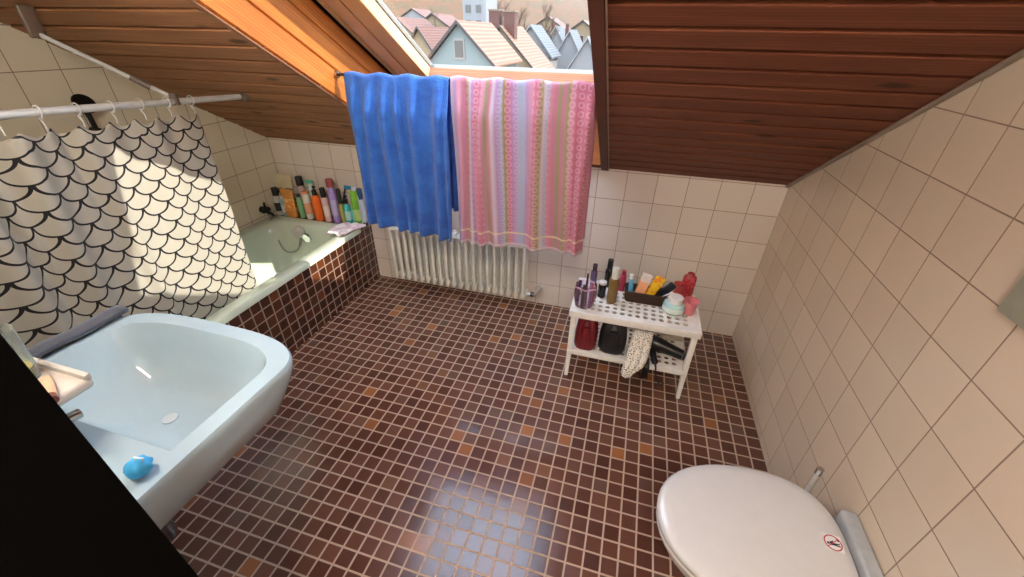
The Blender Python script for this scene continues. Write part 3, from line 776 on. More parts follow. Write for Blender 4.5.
for (x, sx) in ((SX0 + .016, -1), (SX1 - .016, 1)):
    for (y, sy) in ((SY0 + .014, -1), (SY1 - .014, 1)):
        m = MB()
        m.loft([rrect(x + sx * .004, y + sy * .022, .0085, .0085, .003, .0005, 3), rrect(x + sx * .004, y + sy * .018, .0095, .0095, .003, .02, 3), rrect(x + sx * .002, y + sy * .006, .012, .012, .003, .14, 3), rrect(x, y, .013, .013, .003, SZ - .007, 3)])
        m.build('leg', M_wplastic, sv, smooth=40)

# ---- things standing on things: generic bottle
def place(u, v, z, back=None): return at(u, v, 2, z)
def bottle(name, label, cat, x, y, z, h, r, body, cap, style='round', caph=.2, capr=.6, label_mat=None, group=None, n=22, sq=1.0):
    t = thing(name, label, cat, (x, y, z + .0005), group); z += .0008
    bh = h * (1 - caph)
    if style == 'round': pr = [(.001, 0), (r * .92, 0), (r, .004), (r, bh * .80), (r * .92, bh * .90), (r * .55, bh * .97), (r * capr * .9, bh)]
    elif style == 'straight': pr = [(.001, 0), (r * .95, 0), (r, .003), (r, bh * .96), (r * .94, bh), (.001, bh)]
    elif style == 'tube': pr = None
    elif style == 'flask': pr = [(.001, 0), (r * .8, 0), (r, .01), (r * 1.0, bh * .45), (r * .8, bh * .75), (r * .45, bh * .95), (r * .4, bh)]
    elif style == 'jar': pr = [(.001, 0), (r * .8, 0), (r * .97, .008), (r, bh * .5), (r * .95, bh * .9), (r * .85, bh), (.001, bh)]
    m = MB()
    if style == 'tube':      # tube standing on its cap: cap below, crimp on top
        ch = h * caph
        rings = []
        for f, a, b in ((0, 1, 1), (.05, 1, 1), (.4, 1.03, .8), (.8, 1.1, .35), (.97, 1.15, .08), (1, 1.15, .06)):
            rings.append([(x + r * a * math.cos(2 * PI * k / n), y + r * b * math.sin(2 * PI * k / n), z + ch + (h - ch) * f) for k in range(n)])
        m.loft(rings); m.build('body', body, t, smooth=50)
        MB().lathe([(.001, 0), (r * .88, 0), (r * .92, .002), (r * .92, ch - .0005)], x, y, z, n).build('cap', cap, t)
        return t
    m.lathe(pr, x, y, z, n, sy=sq); m.build('body', body, t, smooth=50)
    if caph > 0:
        m = MB(); m.lathe([(r * capr, bh + .0003), (r * capr, h * .985), (r * capr * .9, h), (.001, h)], x, y, z, n); m.build('cap', cap, t, smooth=40)
    if label_mat:
        m = MB(); m.lathe([(r * 1.012, bh * .22), (r * 1.012, bh * .66)], x, y, z, n, sy=sq, cap0=False, cap1=False); m.build('label_band', label_mat, t)
    return t
def pump(t, x, y, z, mat, h=.03, dx=.018):
    MB().tube([(x, y, z), (x, y, z + h)], .004, 8).build('pump_stem', mat, t)
    MB().rbox(x - .006, x + dx, y - .006, y + .006, z + h - .002, z + h + .008, .003, 2).build('pump_nozzle', mat, t)
P = plain
LZg = .428
G = 'toiletries on the tiled ledge behind the tub'
LR = 1.18
def ledge(u_base, v_top, row='f', u_top=None):
    y = -.092 if row == 'f' else -.034
    b = at(u_base, 214, 1, y); b = at(u_base, 214 + (u_base - 300) * .13, 1, y)
    tpz = at(u_base if u_top is None else u_top, v_top, 1, y).z
    bx_ = min(max(b.x, -3.008), -2.392)
    return bx_, y, LZg, max(.05, tpz - LZg)
x, y, z, h = ledge(264, 186, 'f', 260)
t = bottle('shampoo_bottle', 'white bottle with black cap, leftmost on the tub ledge', 'bottle', x, y, z, h, .022 * LR, P(224, 222, 216), M_black, caph=.28, capr=.75, label_mat=P(60, 58, 60), group=G)
x, y, z, h = ledge(277, 194, 'f', 271); x = max(x, -2.955)
bottle('shower_gel_bottle', 'pale blue translucent bottle just left of the orange pouch', 'bottle', x, y, z, h, .022 * LR, P(150, 196, 208, .3), P(216, 220, 220), style='straight', caph=.14, capr=.7, group=G, label_mat=P(226, 228, 228))
def pouch(name, label, x, y, z, w, d, h, mat, band, group):
    t = thing(name, label, 'pouch', (x, y, z + .0005), group)
    def ring(f, a, b): return [(x + w / 2 * a * math.copysign(abs(math.cos(t_)) ** .7, math.cos(t_)), y + d / 2 * b * math.copysign(abs(math.sin(t_)) ** .8, math.sin(t_)), z + .001 + h * f) for t_ in [2 * PI * k / 28 for k in range(28)]]
    m = MB(); m.loft([ring(0, .86, 1), ring(.1, .92, 1), ring(.5, .97, .75), ring(.85, 1., .3), ring(.93, 1.02, .07), ring(1, 1.02, .06)]); m.build('bag', mat, t, smooth=50)
    m = MB(); m.loft([ring(.25, .962, .96), ring(.30, .975, .93), ring(.62, .995, .69), ring(.66, 1.0, .62)], cap0=False, cap1=False); m.build('print', band, t, smooth=50)
    return t
def printed(name, a, b, sc_=60, thr=.55):
    t = NT(name); co, _ = t.obj(); n = t.noise(co, sc_, 2)
    t.link(t.ramp(n, [(thr - .02, srgb(*a)), (thr + .02, srgb(*b))]), t.b.inputs['Base Color']); t.b.inputs['Roughness'].default_value = .4; return t.m
x, y, z, h = ledge(288, 175, 'b', 282)
pouch('refill_pouch', 'large cream refill pouch with dark print, behind the orange one', x + .012, y + .004, z, .175, .036, h, P(222, 214, 178), printed('cream_print', (222, 214, 184), (84, 80, 74), 40, .49), G)
x, y, z, h = ledge(293, 189, 'f', 286)
pouch('refill_pouch', 'orange refill pouch at the front of the tub ledge', x - .004, y - .004, z, .096, .044, h, P(232, 158, 78), printed('orange_print', (238, 150, 62), (246, 214, 160), 45), G)
x, y, z, h = ledge(303, 194, 'f', 297)
bottle('lotion_bottle', 'slim pale green bottle right of the orange pouch', 'bottle', x, y, z, h, .015 * LR, P(132, 190, 138), P(60, 62, 54), caph=.12, group=G, style='round')
x, y, z, h = ledge(308, 177, 'b', 302)
bottle('spray_bottle', 'grey-pink bottle with black cap in the back row', 'bottle', x, y, z, h, .024 * LR, P(176, 152, 150), M_black, caph=.22, capr=.8, group=G)
x, y, z, h = ledge(310.5, 191, 'f', 303)
bottle('body_lotion_bottle', 'tall white and apricot bottle left of the orange pump bottle', 'bottle', x, y, z, h, .020 * LR, P(232, 226, 214), P(238, 158, 118), style='straight', caph=.10, capr=.85, label_mat=P(236, 170, 130), group=G)
x, y, z, h = ledge(320, 190, 'f', 313)
t = bottle('pump_bottle', 'bright orange bottle with black pump top', 'bottle', x, y, z, h, .025 * LR, P(232, 108, 30), M_black, caph=.16, capr=.5, group=G)
pump(t, x, y, z + h, M_black, .018, .016)
x, y, z, h = ledge(318.5, 178, 'b', 310)
t = bottle('trigger_bottle', 'mint bottle with trigger sprayer in the back row', 'bottle', x - .004, y, z, h * .86, .022 * LR, P(170, 196, 178, .3), P(214, 226, 220), caph=.2, capr=.6, group=G)
zt = z + h * .86
MB().rbox(x - .038, x + .020, y - .009, y + .009, zt + .001, zt + .022, .006, 2).build('trigger_head', P(112, 200, 178), t)
MB().tube([(x - .024, y, zt + .002), (x - .030, y, zt - .020), (x - .028, y, zt - .032)], .004, 8).build('trigger', P(112, 200, 178), t)
x, y, z, h = ledge(328.5, 188, 'f', 321)
bottle('conditioner_bottle', 'pale pink bottle with black cap next to the purple tube', 'bottle', x, y, z, h, .018 * LR, P(232, 190, 190), M_black, caph=.27, capr=.8, style='straight', label_mat=P(238, 214, 206), group=G)
x, y, z, h = ledge(337.5, 179, 'f', 327)
t = bottle('hair_tube', 'tall lilac bottle with dark red cap', 'bottle', x - .002, y, z, h, .020 * LR, P(164, 140, 208), P(150, 66, 62), caph=.17, capr=.95, style='round', group=G, label_mat=P(186, 172, 216))
x, y, z, h = ledge(344, 189, 'f', 337)
bottle('serum_bottle', 'slim olive and black bottle left of the turquoise pump bottle', 'bottle', x + .000, y, z, h, .0125 * LR, P(178, 172, 96), P(44, 42, 46), caph=.42, capr=.9, style='straight', group=G)
x, y, z, h = ledge(350, 199, 'f', 345)
t = bottle('pump_bottle', 'turquoise bottle with black pump top', 'bottle', x - .002, y, z, h, .0185 * LR, P(70, 190, 186), M_black, caph=.18, capr=.55, label_mat=P(180, 226, 222), group=G)
pump(t, x - .002, y, z + h, M_black, .016, .014)
x, y, z, h = ledge(356, 208, 'f', 352)
bottle('travel_tube', 'small turquoise tube, shortest item on the ledge', 'tube', x, y - .005, z, h, .0130 * LR, P(96, 204, 204), P(220, 240, 240), style='tube', caph=.25, group=G)
x, y, z, h = ledge(358.5, 191, 'f', 353)
bottle('spray_can', 'green spray can, tallest green item at the right end of ledge', 'can', x, y, z, h, .0195 * LR, P(104, 164, 46), P(124, 186, 52), style='straight', caph=.26, capr=.97, label_mat=P(172, 200, 120), group=G)
x, y, z, h = ledge(368, 189, 'f', 362)
bottle('body_milk_bottle', 'slim white bottle right of the green can', 'bottle', x, y + .012, z, h, .0165 * LR, P(216, 218, 226), P(200, 208, 222), style='round', caph=.16, capr=.7, group=G)
x, y, z, h = ledge(373, 190, 'b', 368)
bottle('micellar_bottle', 'pale bottle with dark blue cap half behind the blue towel', 'bottle', x, y, z, h, .018 * LR, P(190, 206, 220), P(38, 74, 120), style='straight', caph=.3, capr=.85, group=G)
a = at(333, 186, 1, -.022); b = at(352, 189, 1, -.022); b.x = a.x + .115
bh_ = thing('bath_brush', 'dark handled bath brush with blue head leaning on the wall tiles', 'brush', (a.x, -.024, LZg))
MB().tube([(a.x - .02, -.024, LZg + .001), (a.x + .04, -.018, .52), (a.x + .085, -.014, b.z)], [.006, .005, .005]).build('handle', P(44, 42, 44), bh_)
MB().rbox(a.x + .075, a.x + .125, -.020, -.003, b.z - .008, b.z + .014, .007, 3).build('brush_head', P(42, 150, 190), bh_)

# ---- on the stool top
TZs = SZ + .0005
G2 = 'cosmetics on the plastic shelf'
def onstool(u, v): p = at(u, v, 2, TZs); return p.x, p.y
def top_h(u, v, y): return at(u, v, 1, y).z - TZs
x, y = -.852, -.540
bg = thing('cosmetic_bag', 'see-through lilac plastic bag full of make-up, left end of shelf top', 'bag', (x, y, TZs))
def heart(f, s): return [(x + .053 * s * math.cos(t_) * (1 + .10 * math.sin(2 * t_)), y + .042 * s * math.sin(t_), TZs + .001 + .125 * f) for t_ in [2 * PI * k / 24 for k in range(24)]]
MB().loft([heart(0, .72), heart(.06, .80), heart(.35, .92), heart(.6, .99), heart(.9, .93), heart(1, .90)], cap1=False).build('pouch', P(214, 186, 206, .08, trans=.88), bg, smooth=60)
MB().tube([(x - .046, y - .008, .500), (x - .03, y - .036, .512), (x, y - .030, .500), (x + .03, y - .036, .512), (x + .046, y - .006, .500)], .004, 8).build('zip', P(214, 176, 200), bg)
for k, (dx, dy, hh, r_, c) in enumerate(((-.030, .0, .135, .013, (66, 44, 76)), (-.006, -.014, .120, .014, (46, 34, 52)), (.022, -.006, .14, .012, (160, 120, 150)), (.0, .018, .165, .009, (40, 34, 40)), (.028, .018, .120, .009, (190, 36, 90)))):
    cc = thing('make_up_stick', ['purple make-up stick in the lilac bag, leftmost', 'dark stick at the front of the lilac bag', 'mauve stick right inside the lilac bag', 'black brush handle, tallest in the lilac bag', 'magenta lipstick inside the lilac bag'][k], 'make-up', (x + dx, y + dy, TZs + .003), 'make-up in the lilac bag')
    MB().lathe([(.001, 0), (r_ * .6, 0), (r_ * .65, .004), (r_ * .65, hh * .6), (r_ * .55, hh * .62), (r_ * .55, hh), (.001, hh)], x + dx, y + dy, TZs + .004, 14).build('stick', P(*c, .35), cc)
for (u, v, vt, r_, c, cp, lb, nm, cat, kw) in (
    (601, 296, 281, .020, (28, 22, 24), (226, 222, 218), 'small black bottle with white cap left of the brown perfume', 'nail_polish_bottle', 'bottle', dict(caph=.16, capr=.95, style='straight')),
    (611, 301.5, 267, .0240, (120, 92, 48), (206, 202, 192), 'tall amber brown perfume bottle with silver cap', 'perfume_bottle', 'perfume', dict(caph=.30, capr=.72, style='straight')),
    (607, 286, 259, .019, (26, 24, 26), (24, 22, 24), 'black bottle, tallest behind the amber perfume', 'deodorant_bottle', 'bottle', dict(caph=.3, capr=.75)),
    (621, 290, 270, .016, (176, 56, 84), (150, 40, 60), 'crimson bottle between amber perfume and wicker basket', 'mist_bottle', 'bottle', dict(caph=.15, capr=.7)),
    (593, 283, 264, .017, (92, 72, 100), (60, 50, 60), 'dim purple bottle behind the see-through bag', 'bath_oil_bottle', 'bottle', dict(caph=.3, capr=.7)),
):
    x, y = onstool(u, v); h = max(.05, top_h(u - 0, vt, y))
    bottle(nm, lb, cat, x, y, TZs, h, r_, P(*c, .2), P(*cp, .25), group=G2, **kw)
# woven basket
bx0, bx1, by0, by1 = -.668, -.478, -.440, -.352
bk = thing('wicker_basket', 'dark brown woven basket holding tubes on the shelf top', 'basket', ((bx0 + bx1) / 2, (by0 + by1) / 2, TZs))
cxb, cyb, hxb, hyb = (bx0 + bx1) / 2, (by0 + by1) / 2, (bx1 - bx0) / 2, (by1 - by0) / 2
wt = NT('wicker'); co, sx = wt.obj()
ww = wt.new('ShaderNodeTexWave'); ww.inputs['Scale'].default_value = 60; ww.inputs['Distortion'].default_value = 1.5; wt.link(co, ww.inputs[0])
wt.link(wt.ramp(ww.outputs['Fac'], [(.2, srgb(34, 22, 18)), (.8, srgb(84, 56, 42))]), wt.b.inputs['Base Color']); wt.b.inputs['Roughness'].default_value = .6; wt.bump(ww.outputs['Fac'], .8, .003)
m = MB(); m.loft([rrect(cxb, cyb, hxb * .93, hyb * .93, .01, TZs + .001, 4), rrect(cxb, cyb, hxb, hyb, .012, TZs + .058, 4), rrect(cxb, cyb, hxb - .006, hyb - .006, .010, TZs + .058, 4), rrect(cxb, cyb, hxb * .93 - .006, hyb * .93 - .006, .008, TZs + .006, 4)]); m.build('weave', wt.m, bk, smooth=40)
# raised woven strands
m = MB()
for zz in (.012, .026, .040, .056):
    f = .93 + .07 * zz / .058
    ring = rrect(cxb, cyb, hxb * f + .002, hyb * f + .002, .012, TZs + zz, 5)
    ring = [(px + .0012 * math.sin(i * 2.1), py + .0012 * math.cos(i * 2.1), pz) for i, (px, py, pz) in enumerate(ring)]
    m.tube(ring + [ring[0]], .0034, 6)
m.build('rim', wt.m, bk, smooth=60)
def tilted(name, label, cat, parts, x, y, z, ax, ay, group):
    t = thing(name, label, cat, (x, y, z), group)
    for nm, fn, mat in parts:
        m = MB(); m.M = Matrix.Translation((x, y, z)) @ Matrix.Rotation(math.radians(ay), 4, 'Y') @ Matrix.Rotation(math.radians(ax), 4, 'X'); fn(m); m.build(nm, mat, t, smooth=40)
    return t
G3 = 'tubes and sticks in the wicker basket'; zb = TZs + .010
tilted('toothpaste_tube', 'slim blue tube with white cap at the basket left end', 'tube', [('body', lambda m: m.lathe([(.001, 0), (.011, 0), (.012, .004), (.011, .097), (.008, .102)], 0, 0, 0, 16), P(96, 168, 206, .3)), ('cap', lambda m: m.lathe([(.009, .1025), (.009, .125), (.001, .127)], 0, 0, 0, 16), M_white)], -.640, -.400, zb, 0, -6, G3)
tilted('cream_box', 'white and peach carton standing upright in the basket', 'box', [('carton', lambda m: m.rbox(-.022, .022, -.013, .013, 0, .135, .001, 1), P(236, 222, 212)), ('print', lambda m: m.rbox(-.0224, .0224, -.0134, .0134, .03, .098, .0005, 1), P(240, 172, 130))], -.606, -.395, zb, 0, 12, G3)
tilted('sun_cream_tube', 'yellow and orange tube in the middle of the basket', 'tube', [('body', lambda m: m.loft([[(.024 * a * math.cos(t_), .013 * b * math.sin(t_), zz * 1.3) for t_ in [2 * PI * k / 18 for k in range(18)]] for a, b, zz in ((.8, 1, .0), (.95, .95, .02), (1, .7, .06), (1.05, .12, .105))]), printed('yellow_print', (240, 196, 40), (236, 130, 40), 50)), ], -.560, -.392, zb, 0, 20, G3)
tilted('hair_brush', 'black brush leaning to the right in the basket', 'brush', [('head', lambda m: m.rbox(-.019, .019, -.008, .008, .034, .125, .006, 3), P(30, 32, 44, .35)), ('handle', lambda m: m.tube([(0, 0, 0), (0, 0, .035)], .006), M_black)], -.528, -.388, zb, 0, 38, G3)
tilted('silver_pen', 'silver make-up pen leaning out of the right basket end', 'pen', [('barrel', lambda m: m.tube([(0, 0, 0), (0, 0, .085)], .0052, 12), P(206, 206, 212, .25, .5)), ('tip', lambda m: m.tube([(0, 0, .0855), (0, 0, .097)], [.005, .004], 12), M_white)], -.532, -.418, zb + .006, 0, 52, G3)
# cups, jar and bottle at the right
x, y = onstool(672.5, 311)
jr = bottle('cream_jar', 'large pale turquoise jar with white lid', 'jar', x, y, TZs, .082, .050, P(176, 212, 210, .15), P(232, 224, 222), style='jar', caph=.34, capr=.66, group=G2, n=32, label_mat=P(214, 230, 226))
x, y = onstool(694.0, 314)
x = min(x, -.368)
t = thing('pink_cup', 'pink plastic cup at the front right corner of shelf', 'cup', (x, y, TZs), G2)
MB().lathe([(.024, 0), (.0345, .070), (.036, .072), (.033, .072), (.0225, .004), (.001, .004)], x, y, TZs + .0006, 28, cap1=False).build('cup', P(220, 126, 136, .3), t)
x2, y2 = onstool(681, 295)
t = thing('red_bowl', 'coral red plastic beaker behind the turquoise jar', 'beaker', (x2 - .016, y2, TZs), G2)
MB().lathe([(.022, 0), (.030, .060), (.0315, .062), (.0285, .062), (.0205, .004), (.001, .004)], x2 - .016, y2, TZs + .0006, 28, cap1=False).build('cup', P(196, 84, 76, .35), t)
x3, y3 = onstool(697, 301)
y3 += .030; x3 = -.372
bottle('lotion_bottle', 'dark red rounded bottle standing upside down behind the pink cup', 'bottle', x3, y3, TZs, top_h(696, 276, y3) + .012, .032, printed('red_print', (150, 34, 44), (196, 70, 74), 70), P(150, 30, 40, .25), style='round', caph=.04, capr=.5, group=G2, sq=.8)

# ---- on the lower tray
LTZ = .1605
def bag(name, label, x, y, w, d, h, mat, group=None, strap=True, fx_=0):
    t = thing(name, label, 'handbag', (x, y, LTZ), group)
    def rg_(f, a, b): return [(x + w / 2 * a * math.copysign(abs(math.cos(q)) ** .6, math.cos(q)), y + d / 2 * b * math.copysign(abs(math.sin(q)) ** .7, math.sin(q)), LTZ + .001 + h * f) for q in [2 * PI * k / 28 for k in range(28)]]
    MB().loft([rg_(0, .88, .9), rg_(.08, 1, 1), rg_(.4, 1.0, 1.0), rg_(.75, .85, .72), rg_(.95, .66, .35), rg_(1, .62, .25)]).build('body', mat, t, smooth=50)
    if strap:
        MB().tube([(x - w * .26, y - d * .47, LTZ + h * .40), (x - w * .22, y - d * .46, LTZ + h * .70), (x - w * .08, y - d * .36, LTZ + h * .90), (x + w * .08, y - d * .36, LTZ + h * .90), (x + w * .22, y - d * .46, LTZ + h * .70), (x + w * .26, y - d * .47, LTZ + h * .40)], .006, 8).build('handle', mat, t)
        MB().rbox(x - w * .14, x + w * .14, y - d * .53, y - d * .30, LTZ + h * .30, LTZ + h * .72, .006, 2).build('flap', mat, t)
    return t
bag('handbag', 'dark red leather handbag at the left of the lower tier', -.822, -.53, .112, .12, .198, P(112, 20, 32, .4))
bag('handbag', 'black handbag in the middle of the lower tier', -.690, -.51, .135, .15, .190, P(22, 22, 26, .45))
# spotted cloth hanging over the tray edge
def spc(u, v):
    w = .055 + .045 * math.sin(min(1, v * 1.15) * PI) * 1.0
    if v > .93: w *= (1 - (v - .93) * 6)
    x = -.548 + (u - .5) * w * .95 - .045 * v + .01 * math.sin(v * 5)
    path = [(0, -.44, .300), (.35, -.52, .27), (.55, -.617, .190), (.62, -.628, .165), (1, -.640, .105)]
    for i in range(len(path) - 1):
        if path[i][0] <= v <= path[i + 1][0]:
            f = (v - path[i][0]) / (path[i + 1][0] - path[i][0]); y = path[i][1] + (path[i + 1][1] - path[i][1]) * f; z = path[i][2] + (path[i + 1][2] - path[i][2]) * f; break
    return (x, y - .012 * abs(math.sin(u * PI * 3)) - .010 * math.sin(u * PI), z)
m = MB(); m.sheet(spc, 30, 40)
ts = NT('spotted_cloth'); co, sx = ts.obj(); v = ts.new('ShaderNodeTexVoronoi'); v.inputs['Scale'].default_value = 120; ts.link(co, v.inputs[0])
ts.link(ts.ramp(v.outputs['Distance'], [(.28, srgb(54, 50, 50)), (.36, srgb(230, 222, 210))]), ts.b.inputs['Base Color']); ts.b.inputs['Roughness'].default_value = .85
tag(m.build('scarf', ts.m, None, smooth=80, solid=.008, origin='base'), 'white cloth with small dark spots hanging over the lower tray edge', 'cloth')
# hair dryer
hd = thing('hair_dryer', 'black hair dryer lying right on the lower tier', 'hair dryer', (-.47, -.50, LTZ))
m = MB(); m.tube([(-.525, -.50, .232), (-.51, -.502, .232), (-.47, -.510, .225), (-.40, -.525, .214), (-.355, -.535, .207)], [.026, .036, .036, .028, .025], 22); m.build('barrel', P(22, 22, 24, .3), hd)
m = MB(); m.tube([(-.351, -.536, .206), (-.343, -.538, .205)], [.0255, .020], 20); m.build('nozzle', P(40, 40, 42, .3), hd)
m = MB(); m.tube([(-.500, -.505, .215), (-.490, -.555, .195), (-.478, -.600, .180)], [.017, .015, .014], 14); m.build('grip', P(20, 20, 22, .35), hd)
m = MB(); m.tube([(-.478, -.600, .180), (-.474, -.622, .172), (-.468, -.628, .14), (-.460, -.630, .105), (-.438, -.634, .082), (-.420, -.63, .09)], [.006, .0045, .0035, .0035, .0035, .0035], 8); m.build('cable', M_black, hd)
MB().loft([rrect(-.53 + .0, -.47, .03, .05, .012, .162, 4), rrect(-.53, -.47, .026, .04, .012, .196, 4)]).build('stand', P(24, 24, 26, .4), hd)
bs = thing('black_straps', 'bundle of black straps hanging over the lower tray edge', 'strap', (-.53, -.62, .09))
for k in range(4):
    x = -.531 + k * .008
    MB().tube([(x, -.56, .169), (x, -.611, .174), (x + .002, -.624, .160), (x + .004, -.626, .118 - .008 * (k % 2)), (x + .006, -.624, .088 + .006 * (k % 3))], .0042, 6).build('strap', M_black, bs)
def ftw(u, v):
    return (-.445 + .10 * u, -.40 + .07 * v, LTZ + .020 + .055 * math.sin(v * PI) ** .5 * (.8 + .2 * math.sin(u * 6)) + .01 * u)
m = MB(); m.sheet(ftw, 20, 20)
tag(m.build('folded_towel', fabric('cream_terry', (214, 206, 186)), None, smooth=80, solid=.012, origin='base'), 'cream folded cloth behind the hair dryer on the lower tier', 'cloth')

# ------------------------------------------------------------ fill lamps, added out of view to brighten the room
lp = thing('ceiling_fill_lamp', 'added round white fill lamp on the flat ceiling, out of view', 'lamp', (-.65, -2.85, ZT))
MB().lathe([(.001, 0), (.14, 0), (.14, -.02), (.001, -.02)], -.65, -2.85, ZT - .0005, 32).build('base', M_white, lp)
MB().lathe([(.135, -.021), (.15, -.05), (.12, -.10), (.06, -.12), (.001, -.125)], -.65, -2.85, ZT, 32, cap1=False).build('fill_lamp_globe', emis('fill_lamp_glow', (255, 246, 234), 128.), lp)

wl = thing('basin_fill_lamp', 'added white tube fill lamp above the wash basin, out of view', 'lamp', (-1.76, YF, 1.78))  # unseen lamp added to brighten the left wall, ceiling and tub
MB().rbox(-2.06, -1.46, YF + .0005, YF + .03, 1.755, 1.805, .006, 2).build('base', M_white, wl)
MB().tube([(-2.03, YF + .055, 1.78), (-1.49, YF + .055, 1.78)], .022, 16).build('tube', emis('fill_tube_glow', (255, 244, 228), 120.), wl)
for xx in (-2.035, -1.485): MB().rbox(xx - .006, xx + .006, YF + .028, YF + .08, 1.757, 1.803, .003, 2).build('end_cap', M_white, wl)

# ------------------------------------------------------------ outside
_srgb, _P = srgb, P
def srgb(r, g, b): return tuple(x * .20 for x in _srgb(r, g, b))
_pm.clear()
GZ = -7.5
tgnd = NT('meadow'); co, s = tgnd.pos()
tgnd.link(tgnd.ramp(tgnd.noise(co, .12, 5, .7), [(.35, srgb(120, 116, 86)), (.5, srgb(150, 140, 110)), (.65, srgb(110, 122, 76))]), tgnd.b.inputs['Base Color']); tgnd.b.inputs['Roughness'].default_value = .95
struct(MB().box(-300, 300, 2, 420, GZ - .5, GZ).build('ground', tgnd.m))
def rooftile(name, rgb):
    t = NT(name); co, s = t.obj()
    w = t.new('ShaderNodeTexWave'); w.bands_direction = 'Z'; w.inputs['Scale'].default_value = 1.1; w.inputs['Distortion'].default_value = .4; t.link(co, w.inputs[0])
    n = t.noise(co, 3, 4, .7); c = srgb(*rgb)
    t.link(t.ramp(t.math('ADD', t.math('MULTIPLY', w.outputs['Fac'], .45), t.math('MULTIPLY', n, .55)), [(.3, tuple(x * .62 for x in c)), (.6, c), (.8, tuple(min(1, x * 1.25) for x in c))]), t.b.inputs['Base Color'])
    t.b.inputs['Roughness'].default_value = .8; t.bump(w.outputs['Fac'], .6, .04); return t.m
R_or, R_gr, R_br = rooftile('roof_orange', (214, 158, 118)), rooftile('roof_grey', (150, 160, 166)), rooftile('roof_brown', (176, 112, 88))
W_gr, W_wh, W_cr = P(196, 214, 210, .9), P(226, 228, 228, .9), P(226, 200, 160, .9)
GH = 'houses seen through the roof window'
def house(label, ax, ay, az, w, L, rise, roofm, wallm, chim=(), win=True, verge=None, wn=1):
    """ax,ay,az: apex of the gable that faces the room; ridge runs away along +y"""
    t = thing('house', label, 'house', (ax, ay + L / 2, GZ), GH)
    hw = w / 2; ez = az - rise
    prof = [(-hw, GZ), (hw, GZ), (hw, ez), (0, az), (-hw, ez)]
    MB().loft([[(ax + a * .97, ay, b - .05) for a, b in prof], [(ax + a * .97, ay + L, b - .05) for a, b in prof]]).build('wall', wallm, t, smooth=0)
    m = MB(); o = .35; k = rise / hw
    for sg in (-1, 1):
        r0 = [(ax, az + .02), (ax + sg * (hw + o), ez - o * k + .02), (ax + sg * (hw + o), ez - o * k + .20), (ax, az + .20)]
        m.loft([[(a, ay - .3, b) for a, b in r0], [(a, ay + L + .3, b) for a, b in r0]])
    m.build('roof', roofm, t, smooth=0)
    m = MB()
    for sg in (-1, 1):
        r0 = [(ax, az - .06), (ax + sg * (hw + o), ez - o * k - .06), (ax + sg * (hw + o), ez - o * k + .22), (ax, az + .22)]
        m.loft([[(a, ay - .42, b) for a, b in r0], [(a, ay - .30, b) for a, b in r0]])
    m.build('verge', verge or P(96, 84, 78, .7), t, smooth=0)
    if win:
        for i in range(wn):
            xx = ax + (i - (wn - 1) / 2) * 2.0; zc = ez + rise * .34 if wn == 1 else ez - .2
            f = MB().box(xx - .5, xx + .5, ay - .06, ay + .02, zc - .75, zc + .75).build('window', P(214, 206, 196, .6), t, smooth=0)
            MB().box(xx - .36, xx + .36, ay - .08, ay - .055, zc - .60, zc + .60).build('pane', P(92, 78, 66, .2), f, smooth=0)
            for lv in range(2):
                z2 = ez - 2.2 - lv * 2.8
                f = MB().box(xx - .5, xx + .5, ay - .06, ay + .02, z2 - .75, z2 + .75).build('window', P(214, 206, 196, .6), t, smooth=0)
    for (dx, dy, h_, cw) in chim:
        zz = az - abs(dx) * k
        c_ = MB().box(ax + dx - cw / 2, ax + dx + cw / 2, ay + dy, ay + dy + cw, zz - .4, az + h_).build('chimney', P(150, 92, 74, .8), t, smooth=0)
        MB().box(ax + dx - cw / 2 - .08, ax + dx + cw / 2 + .08, ay + dy - .08, ay + dy + cw + .08, az + h_, az + h_ + .15).build('chimney_cap', P(206, 180, 150, .8), c_, smooth=0)
    return t
def hpix(u, v, y): p = at(u, v, 1, y); return p.x, p.y, p.z
a = hpix(458, 23, 34); l = at(432, 61, 1, 34); r_ = at(496, 61, 1, 34)
house('house with pale green gable and orange tiled roof, nearest on the left', a[0], a[1], a[2], r_.x - l.x, 8, a[2] - l.z, R_or, W_gr)
a = hpix(531, 26, 60)
house('white gabled house with small window, right of the chimneys', a[0], a[1], a[2], 5.6, 6, 3.3, R_gr, W_wh, verge=P(190, 196, 200, .7))
a = hpix(500, 27, 48)
house('orange roofed house with two tall chimneys behind the green gable', a[0], a[1], a[2], 8.6, 9, 4.3, R_or, W_cr, chim=((-1.0, 1, 1.5, 1.2), (.75, 1, 1.4, 1.2)), win=False)
a = hpix(556, 27, 84)
house('grey roofed house with bright verge, just right of the white gable', a[0], a[1], a[2], 7, 7, 5.5, R_gr, W_wh, verge=P(232, 236, 238, .6), win=False, chim=((-1.2, 3, .9, .5),))
a = hpix(570, 31, 72)
house('grey roofed house with bright verge, second from the right window edge', a[0], a[1], a[2], 6, 7, 5, R_gr, W_wh, verge=P(232, 236, 238, .6), win=False, chim=((-1.0, 3, .9, .5),))
a = hpix(588, 38, 62)
house('grey roofed house with bright verge at the right window edge', a[0], a[1], a[2], 5.6, 7, 4.4, R_gr, W_wh, verge=P(232, 236, 238, .6), win=False)
a = hpix(418, 28, 52)
house('house with brown roof just left of the green gable', a[0], a[1], a[2], 8, 9, 5.4, R_br, W_cr, win=False)
a = hpix(396, 18, 66)
house('cream house with brown roof at the left edge of the window view', a[0], a[1], a[2], 9, 10, 3.4, R_br, W_cr, wn=3)
a = hpix(432, 14, 92)
house('cream house with brown roof further back above the green gable', a[0], a[1], a[2], 10, 10, 3.0, R_br, W_cr, wn=3)
a = hpix(412, 9, 116); house('distant pale house, furthest away on the left', a[0], a[1], a[2], 12, 10, 3.2, R_br, W_wh, wn=3)
